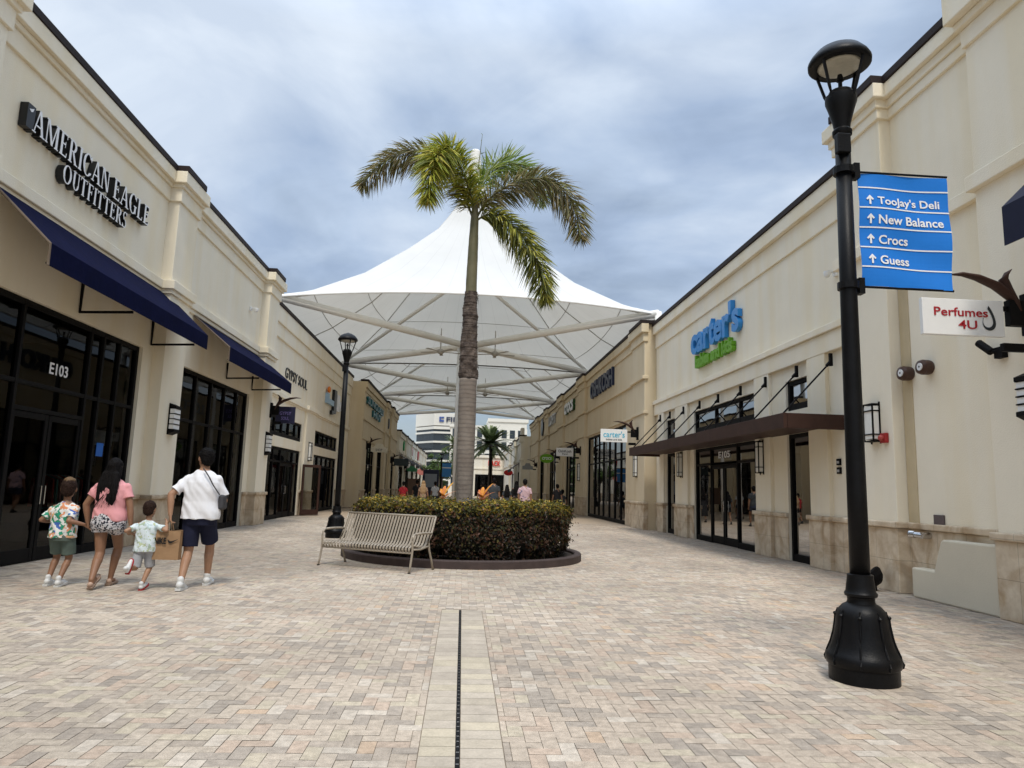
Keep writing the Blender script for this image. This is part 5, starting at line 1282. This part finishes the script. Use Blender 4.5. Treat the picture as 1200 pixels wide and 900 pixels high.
def rel(loc, rz, w):
    d = Vector(w) - Vector(loc); c, q = cos(-rz), sin(-rz); return Vector((d.x*c-d.y*q, d.x*q+d.y*c, d.z))
TEEW = mat('tee_white', (.72,.72,.74), .85, var=.04, vscale=6, spec=.15); SHN = mat('shorts_navy', (.014,.016,.035), .85, var=.15, vscale=9, spec=.15); PINK = mat('tee_pink', (.70,.32,.33), .85, var=.05, vscale=6, spec=.15)
PATT = blotch_mat('shorts_pattern', (.02,.02,.03), [(.55,.54,.55),(.5,.5,.52),(.6,.55,.55)], 42, .48)
DINO = blotch_mat('tee_print', (.68,.68,.65), [(.03,.24,.13),(.62,.25,.12),(.06,.13,.4),(.03,.26,.16),(.65,.36,.2),(.05,.2,.12)], 19, .50)
DINO2 = blotch_mat('tee_pale_print', (.60,.67,.69), [(.36,.46,.36),(.42,.47,.3),(.45,.55,.56)], 26, .55)
SGRN = mat('shorts_sage', (.11,.145,.125), .9, var=.1, vscale=8, spec=.1); SGRY = mat('shorts_grey', (.36,.37,.39), .9, var=.12, vscale=20, spec=.1)
# man
lm = (-3.53, 10.02, 0); z_ = .0
HM = Vector((-3.86, 9.86, .965))
t_, s_, arms, hp, legs = person(lm, radians(4), 1.87, 'man in white T-shirt and navy shorts holding a brown paper bag', SKIN, TEEW, SHN, HAIRB, SHOEW, SOLEW,
    (-.10,-.24,.105), (.085,.30,.105), rel(lm, radians(4), HM), (.21,.34,1.10), yaw=radians(38), shirt_hem=.86, shirt_w=1.24, sleeve=.78, pants_len=.86, pants_w=1.08, pitchL=.05, pitchR=-.1, elbL=(-1,-.4,0), elbR=(.35,-1,0), wide=1.04, curlL=1.0)
g = Geo()
for e in (-1, 1): g.ell(hp((e*.034,.084,.012)), .027, .008, .018, 10, 6, Matrix.Rotation(radians(38),3,'Z'))
for e in (-1, 1): g.tube([hp((e*.062,.078,.018)), hp((e*.08,.0,.012))], .004, 5)
obj('sunglasses', g, FRAME, t_, local=True)
sb = thing('shoulder_bag', (-3.3, 10.05, 1.1), 'small grey sling bag at the right side of the white shirt man', 'bag')
GREY = flat('bag_grey', (.045,.045,.05), .7)
g = Geo(); g.box(-3.30,-3.225,9.98,10.17,1.04,1.24); obj('pouch', g, GREY, sb, bevel=.03)
g = Geo(); pts = [(-3.50,9.90,1.585),(-3.46,9.872,1.55),(-3.40,9.865,1.47),(-3.345,9.875,1.37),(-3.28,9.97,1.24)]
for a, b in zip(pts, pts[1:]): g.tube([a, b], .009, 6)
obj('strap', g, GREY, sb)
# paper bag
pb = thing('paper_bag', (-3.83, 9.84, .37), 'brown paper shopping bag with black Nike lettering hanging from the man\'s hand', 'shopping bag')
KR = mat('kraft_paper', (.30,.185,.10), .8, var=.1, vscale=5, bump=.35, bscale=9, spec=.2)
bx, by, bz = -3.845, 9.84, .385; bw, bd, bh = .165, .06, .375
g = Geo(); n = 9; vs = []
def face(x0, x1, y0, y1):
    i0 = len(g.v); m_ = 10
    for j in range(m_+1):
        for i in range(m_+1):
            u, v = i/m_, j/m_; x = x0+(x1-x0)*u; y = y0+(y1-y0)*u; k = noise.noise((x*11, y*11, v*4))*.012*sin(pi*u)*(.4+.6*v); k2 = 1 - .12*v
            g.v.append((bx+x + (k if abs(x1-x0) < .01 else 0), by+y*(1-.35*v) + (k if abs(y1-y0) < .01 else 0), bz+bh*v + .012*noise.noise((x*9,y*9,2))*(v == 1)))
    for j in range(m_):
        for i in range(m_): a = i0+j*(m_+1)+i; g.f.append((a, a+1, a+m_+2, a+m_+1))
face(-bw,bw,-bd,-bd); face(bw,bw,-bd,bd); face(bw,-bw,bd,bd); face(-bw,-bw,bd,-bd)
g.quad((bx-bw,by-bd,bz),(bx+bw,by-bd,bz),(bx+bw,by+bd,bz),(bx-bw,by+bd,bz)); obj('sack', g, KR, pb, smooth=False)
def bagy(z): return by - bd*(1-.35*(z-bz)/bh) - .016
g = letters('NIKE', (bx-bw+.012, 0, bz+.20), (1,0,0), .15, .085, .004, .03); g.v = [(p[0], bagy(p[2])+p[1], p[2]) for p in g.v]; obj('lettering', g, SBLK, pb)
sw_ = [(0,.055),(.012,.03),(.03,.012),(.055,.012),(.09,.03),(.15,.06),(.085,.043),(.05,.035),(.03,.037),(.012,.05)]
g = Geo(); g.prism([(bx+.012+x*.95, bagy(bz+.2+z), bz+.2+z*1.15) for x, z in sw_], (0,-.004,0)); obj('emblem', g, SBLK, pb)
for e in (-1, 1):
    g = Geo(); g.tube([(bx-.05,by+e*.035,bz+bh-.02),(bx-.03,by+e*.02,bz+bh+.09),(bx+.0,by,bz+bh+.15),(bx+.03,by+e*.02,bz+bh+.09),(bx+.05,by+e*.035,bz+bh-.02)], .005, 6); obj('handle', g, KR, pb)
# small boy
lb_ = (-4.12, 9.80, 0)
person(lb_, radians(-4), 1.14, 'small boy in pale printed T-shirt and grey shorts lifting one red soled shoe', SKIN, DINO2, SGRY, HAIRN, SHOEW, SOLER, (-.05,-.30,.30), (.04,-.06,.07), rel(lb_, radians(-4), (-4.31,9.86,.70)), rel(lb_, radians(-4), (-3.895,9.86,.87)),
    kid=True, shirt_hem=.80, shirt_w=1.2, sleeve=.7, pants_len=.98, pants_w=1.05, pitchL=-1.15, pitchR=-.35, vox=.006, elbR=(.6,-.5,-.6), lean=.06)
# woman
lw = (-4.67, 9.93, 0)
person(lw, radians(3), 1.69, 'woman with long black hair in pink T-shirt and patterned shorts', SKIN2, PINK, PATT, HAIRB, SANDAL, flat('sole_tan', (.27,.19,.14), .7), (-.025,-.27,.13), (.015,.20,.10), rel(lw, radians(3), (-4.95,9.95,.83)), rel(lw, radians(3), (-4.37,9.92,.76)),
    hairlong=True, shirt_hem=.90, shirt_w=1.12, sleeve=.55, pants_len=.34, pants_w=1.2, pitchL=-.55, pitchR=-.05, sandal=True, wide=1.08, yaw=radians(-12), elbL=(-1,-.2,0), elbR=(1,-.3,0), curlL=.9)
g = Geo(); cs = thing('crossbody_strap', (-4.7, 9.8, 1.2), 'thin black bag strap crossing the back of the pink T-shirt', 'strap')
pts = [(-4.70,9.775,1.2),(-4.80,9.80,1.08),(-4.86,9.86,1.0)]
for a, b in zip(pts, pts[1:]): g.tube([a, b], .006, 5)
obj('strap', g, FRAME, cs)
# older boy
l1_ = (-5.27, 9.98, 0)
person(l1_, radians(2), 1.40, 'boy in white dinosaur print T-shirt and sage shorts holding the woman\'s hand', SKIN2, DINO, SGRN, HAIRN, SHOEW, SOLEW, (-.10,-.02,.085), (.07,-.10,.085), (-.21,.13,.82), rel(l1_, radians(2), (-4.995,9.95,.80)),
    kid=True, shirt_hem=.84, shirt_w=1.2, sleeve=.8, pants_len=.8, pants_w=1.15, vox=.0065, pitchR=-.15, elbR=(.3,-.5,-1), hairtop=flat('hair_lighter', (.12,.07,.03), .7), yaw=radians(15), curlR=1.0)
# people further along the street
def far(x, y, h, lab, shirt, pants, hair=HAIRB, skin=SKIN2, rz=0, **k):
    person((x, y, 0), rz, h, lab, skin, shirt, pants, hair, SOLED, SOLED, (-.1,-.2,.09), (.1,.2,.09), (-.27,.08,.78*h/1.75), (.27,.03,.78*h/1.75), vox=.014, **k)
FG = flat('shirt_charcoal', (.04,.045,.05), .85); FB_ = flat('cloth_black', (.01,.01,.012), .85); FP = blotch_mat('tee_rose', (.5,.34,.36), [(.15,.14,.22),(.2,.18,.25)], 6, .62); FR_ = flat('shirt_red', (.38,.02,.03), .85); FJ = flat('jeans', (.03,.04,.07), .85); FW = flat('shirt_pale', (.6,.6,.6), .85); FT = flat('top_tan', (.28,.18,.12), .85)
far(1.45, 33.0, 1.88, 'broad man in charcoal shirt walking beyond the hedge right of the palm', FG, FJ, wide=1.15, long_sleeve=False)
far(2.45, 28.0, 1.82, 'man in pale pink T-shirt and black cap beyond the hedge', FP, FJ, hat=FB_, wide=1.12)
far(2.15, 34.5, 1.60, 'short woman in dark top walking between two men', FG, FB_, hairlong=True)
far(2.75, 36.5, 1.80, 'person draped in black from head to foot', FB_, FB_, dress=True, shirt_hem=.3, long_sleeve=True, hairlong=True)
far(.95, 33.5, 1.66, 'person in dull red shirt close to the palm trunk', flat('shirt_brick', (.2,.05,.05), .85), FB_)
far(-3.1, 38.0, 1.62, 'person in bright red shirt near the left shopfronts', FR_, FB_)
far(-1.95, 36.0, 1.68, 'woman with fair hair and tan top beyond the hedge', FT, FB_, hair=flat('hair_fair', (.32,.2,.1), .6), hairlong=True)
far(-2.55, 40.5, 1.74, 'man in black T-shirt beside the fair haired woman', FB_, FJ)
far(-1.6, 42.5, 1.70, 'person in pale shirt left of the palm trunk', FW, FJ)
far(5.0, 37.5, 1.72, 'person in black near the OshKosh shop window', FB_, FB_, pants_len=1.9)
far(5.55, 39.5, 1.45, 'child in dark clothes near the OshKosh shop window', FG, FB_, kid=True)

# ------------------------------------------------------------------ things far down the street
k = thing('kiosk', (-2.6, 60, 0), 'dark navy directory kiosk standing in the street', 'kiosk')
g = Geo(); g.box(-3.3,-2.0,59.6,60.2,.1,2.75); obj('cabinet', g, flat('kiosk_navy', (.008,.012,.04), .4), k, bevel=.03)
g = Geo(); g.box(-3.15,-2.15,59.56,59.6,1.3,2.4); obj('map_panel', g, flat('map_panel', (.25,.28,.33), .4), k); g = Geo(); g.box(-3.4,-1.9,59.5,60.3,0,.1); obj('plinth', g, FRAME, k)
kp = thing('menu_board', (-3.55, 52, 0), 'brown framed board on legs near the left shopfronts', 'sign board')
g = Geo(); g.box(-4.0,-3.1,51.95,52.0,.7,1.9); obj('panel', g, flat('board_brown', (.12,.07,.045), .6), kp)
for x in (-3.95,-3.15):
    g = Geo(); g.tube([(x,51.97,0),(x,51.97,1.95)], .03, 6); obj('leg', g, FRAME, kp)
def post(x, y, h, lab, ban=False):
    t = thing('street_lamp', (x, y, 0), lab, 'street lamp')
    g = Geo(); g.lathe([(.28,0),(.3,.15),(.2,.5),(.12,.62),(.12,.8),(.09,.85),(.07,h-.6),(.12,h-.4),(.12,h-.35)], (x,y,0), 16); obj('pole', g, BLACK, t)
    g = Geo(); g.lathe([(.24,h-.12),(.25,h-.06),(.12,h+.04),(.02,h+.08)], (x,y,0), 16); obj('hood', g, BLACK, t)
    for i in range(4):
        a = i*pi/2; q = Geo(); q.tube([(x+.11*cos(a),y+.11*sin(a),h-.36),(x+.22*cos(a),y+.22*sin(a),h-.1)], .015, 5); obj('arm', q, BLACK, t)
    g = Geo(); g.box(x-1.05,x+1.05,y-.03,y+.03,h-.9,h-.84); obj('banner_arm', g, BLACK, t)
post(2.45, 64, 5.2, 'far black lamp post with a cross bar in front of the closing building')
post(-2.2, 72, 4.6, 'far black lamp post carrying a plain blue banner')
t = thing('banner', (-1.75, 72, 2.3), 'plain light blue banner on the far left lamp post', 'banner')
g = Geo(); g.box(-2.1,-1.2,71.95,71.97,2.35,3.7); obj('cloth', g, flat('banner_pale_blue', (.06,.25,.6), .6), t); g = Geo(); g.box(-2.1,-1.2,71.94,71.949,3.2,3.3); obj('stripe', g, SWH, t)
BARK = mat('bark', (.11,.085,.065), .9, var=.3, vscale=6, bump=.5, bscale=15); TL = attr_mat('tree_leaf', .6, trans=.25)
def tree(x, y, h, r, lab, n=2600):
    t = thing('tree', (x, y, 0), lab, 'tree', None)
    g = Geo(); g.tube([(x,y,0),(x+.1,y,h*.25),(x,y+.1,h*.5)], .16, 8, r1=.09)
    for i in range(6): a = i*1.05; g.tube([(x,y,h*.35+.05*i),(x+cos(a)*r*.5,y+sin(a)*r*.5,h*.6),(x+cos(a)*r*.75,y+sin(a)*r*.75,h*.75)], .06, 5, r1=.02)
    obj('trunk', g, BARK, t); g = Geo(); cols = []
    cl = [(Vector((x+R.gauss(0,r*.5), y+R.gauss(0,r*.5), h*.62+R.gauss(0,h*.15))), R.uniform(.3,.6)*r*.7) for i in range(22)]
    for i in range(n):
        c, cr = R.choice(cl); v = Vector((R.gauss(0,1),R.gauss(0,1),R.gauss(0,1))).normalized(); p = c + v*cr*R.random()**.4
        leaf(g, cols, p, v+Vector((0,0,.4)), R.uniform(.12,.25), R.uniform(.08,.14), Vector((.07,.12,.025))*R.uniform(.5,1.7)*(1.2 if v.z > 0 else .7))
    obj('crown', g, TL, t, colors=cols)
tree(-2.6, 88, 6.0, 1.6, 'bushy green tree left of the blue banner'); tree(-1.0, 96, 5.2, 1.7, 'bushy green tree right of the blue banner'); tree(-3.6, 108, 5.4, 1.8, 'bushy green tree at the end of the awning row')
def date_palm(x, y, h, r, lab, nf=80):
    t = thing('palm_tree', (x, y, 0), lab, 'palm tree')
    g = Geo(); zs = [h*k/24 for k in range(25)]; g.tube([(x+.1*sin(z*.4), y, z) for z in zs], [.26*(1-.25*z/h)+.03*(i % 2) for i, z in enumerate(zs)], 12); obj('trunk', g, BARK, t)
    for i in range(nf):
        a = R.uniform(0,2*pi); e = R.uniform(-.5,1.35); d = Vector((cos(a)*cos(e), sin(a)*cos(e), sin(e))); L = r*R.uniform(.85,1.1); g = Geo(); cc = []
        P_ = [Vector((x,y,h)) + d*L*u - Vector((0,0,.26*L*u*u)) for u in [q/9 for q in range(10)]]
        sd = d.cross(Vector((0,0,1))); sd = sd.normalized() if sd.length > .05 else Vector((1,0,0))
        for q in range(1, 10):
            for rep in range(3):
                for sg in (-1, 1):
                    p = P_[q-1].lerp(P_[q], rep/3); tp = p + sd*sg*r*.17*(1.1-.07*q) + (P_[q]-P_[q-1])*1.1 - Vector((0,0,.05))
                    w_ = (P_[q]-P_[q-1])*.3; g.add([p-w_, p+w_, tp], [(0,1,2)]); cc.append(Vector(R.choice(((.13,.17,.06),(.18,.21,.09),(.08,.11,.04))))*R.uniform(.8,1.3))
        obj('frond', g, TL, t, colors=cc)
date_palm(3.1, 84, 6.6, 3.0, 'full green date palm right of the foxtail trunk'); date_palm(-1.1, 92, 6.8, 2.2, 'dark date palm half hidden left of the foxtail trunk', 34)

# ------------------------------------------------------------------ sky, sun, camera
W = bpy.data.worlds.new('World'); S.world = W; W.use_nodes = True; nt = W.node_tree; L = nt.links.new
bg = nt.nodes['Background']; sky = nt.nodes.new('ShaderNodeTexSky'); sky.sky_type = 'NISHITA'; sky.sun_disc = False
SUN_EL, SUN_AZ = radians(58), radians(178)   # high, behind the camera
sky.sun_elevation = SUN_EL; sky.sun_rotation = SUN_AZ; sky.air_density = 1.2; sky.dust_density = 1.5
tc = nt.nodes.new('ShaderNodeTexCoord'); sep = nt.nodes.new('ShaderNodeSeparateXYZ'); L(tc.outputs['Generated'], sep.inputs[0])
def M_(op, a, b=None):
    n = nt.nodes.new('ShaderNodeMath'); n.operation = op
    for i, v in enumerate((a, b)):
        if v is None: continue
        if isinstance(v, (int, float)): n.inputs[i].default_value = v
        else: L(v, n.inputs[i])
    return n.outputs[0]
zc = M_('MAXIMUM', sep.outputs['Z'], 0.0); den = M_('ADD', zc, .22)
cmb = nt.nodes.new('ShaderNodeCombineXYZ'); L(M_('DIVIDE', sep.outputs['X'], den), cmb.inputs[0]); L(M_('DIVIDE', sep.outputs['Y'], den), cmb.inputs[1])
def fbm(scale, det, dist, off=0):
    mp = nt.nodes.new('ShaderNodeMapping'); mp.inputs['Location'].default_value = (off, off*.7, off*.3); L(cmb.outputs[0], mp.inputs['Vector'])
    n = nt.nodes.new('ShaderNodeTexNoise'); n.inputs['Scale'].default_value = scale; n.inputs['Detail'].default_value = det; n.inputs['Distortion'].default_value = dist; n.inputs['Roughness'].default_value = .52
    L(mp.outputs[0], n.inputs['Vector']); return n.outputs['Fac']
r1 = nt.nodes.new('ShaderNodeValToRGB'); L(fbm(.85, 7, .35, 4.3), r1.inputs['Fac'])
e = r1.color_ramp.elements; e[0].position = .39; e[0].color = (.27,.345,.47,1); e[1].position = .63; e[1].color = (.68,.76,.88,1)
m_ = e.new(.5); m_.color = (.42,.52,.69,1)
r2 = nt.nodes.new('ShaderNodeValToRGB'); L(fbm(3.1, 9, .6, 1.7), r2.inputs['Fac']); e = r2.color_ramp.elements; e[0].position = .36; e[0].color = (.86,.885,.91,1); e[1].position = .68; e[1].color = (1.15,1.13,1.08,1)
mx = nt.nodes.new('ShaderNodeMix'); mx.data_type = 'RGBA'; mx.blend_type = 'MULTIPLY'; mx.inputs['Factor'].default_value = 1; L(r1.outputs[0], mx.inputs['A']); L(r2.outputs[0], mx.inputs['B'])
# overcast: the cloud deck is brighter towards the zenith
up = nt.nodes.new('ShaderNodeMapRange'); up.inputs['From Min'].default_value = .55; up.inputs['From Max'].default_value = 1.0; up.inputs['To Min'].default_value = 11.5; up.inputs['To Max'].default_value = 36.0; L(zc, up.inputs['Value'])
sc = nt.nodes.new('ShaderNodeVectorMath'); sc.operation = 'SCALE'; L(mx.outputs['Result'], sc.inputs[0]); L(up.outputs['Result'], sc.inputs['Scale'])
# clear strip of blue near the horizon
cov = nt.nodes.new('ShaderNodeMapRange'); cov.inputs['From Min'].default_value = .02; cov.inputs['From Max'].default_value = .22; cov.inputs['To Min'].default_value = .35; cov.inputs['To Max'].default_value = .93; L(zc, cov.inputs['Value'])
fm = nt.nodes.new('ShaderNodeMix'); fm.data_type = 'RGBA'; L(cov.outputs['Result'], fm.inputs['Factor']); L(sky.outputs[0], fm.inputs['A']); L(sc.outputs[0], fm.inputs['B'])
L(fm.outputs['Result'], bg.inputs['Color']); bg.inputs['Strength'].default_value = .1
sl = bpy.data.lights.new('sun', 'SUN'); sl.energy = 2.5; sl.angle = radians(13); sl.color = (1, .93, .82)
so = bpy.data.objects.new('sun', sl); COL.objects.link(so)
dv = Vector((sin(SUN_AZ)*cos(SUN_EL), cos(SUN_AZ)*cos(SUN_EL), sin(SUN_EL))); so.rotation_euler = dv.to_track_quat('Z', 'Y').to_euler(); so.location = (0,-20,40)

cam = bpy.data.cameras.new('camera'); co = bpy.data.objects.new('camera', cam); COL.objects.link(co)
f_, roll = 830., .03; fw = Vector((542-600, 570-450, f_)).normalized(); upv = fw.cross(Vector((1, roll, 0))).normalized()
if upv.y > 0: upv = -upv
xv = fw.cross(upv).normalized()
if xv.x < 0: xv = -xv
rows = (xv, fw, upv)
right = Vector([r.x for r in rows]); down = Vector([r.y for r in rows]); fwd = Vector([r.z for r in rows])
Mx = Matrix((( right.x, -down.x, -fwd.x, 0), (right.y, -down.y, -fwd.y, 0), (right.z, -down.z, -fwd.z, 1.45), (0,0,0,1)))
co.matrix_world = Mx; cam.sensor_width = 36; cam.lens = 36*f_/1200; cam.clip_end = 2000; cam.clip_start = .05
S.camera = co
S.view_settings.view_transform = 'Standard'; S.view_settings.look = 'None'; S.view_settings.exposure = 0; S.view_settings.gamma = 1
S.render.engine = 'CYCLES'; S.cycles.max_bounces = 8; S.cycles.transparent_max_bounces = 16

for o in COL.all: S.collection.objects.link(o)
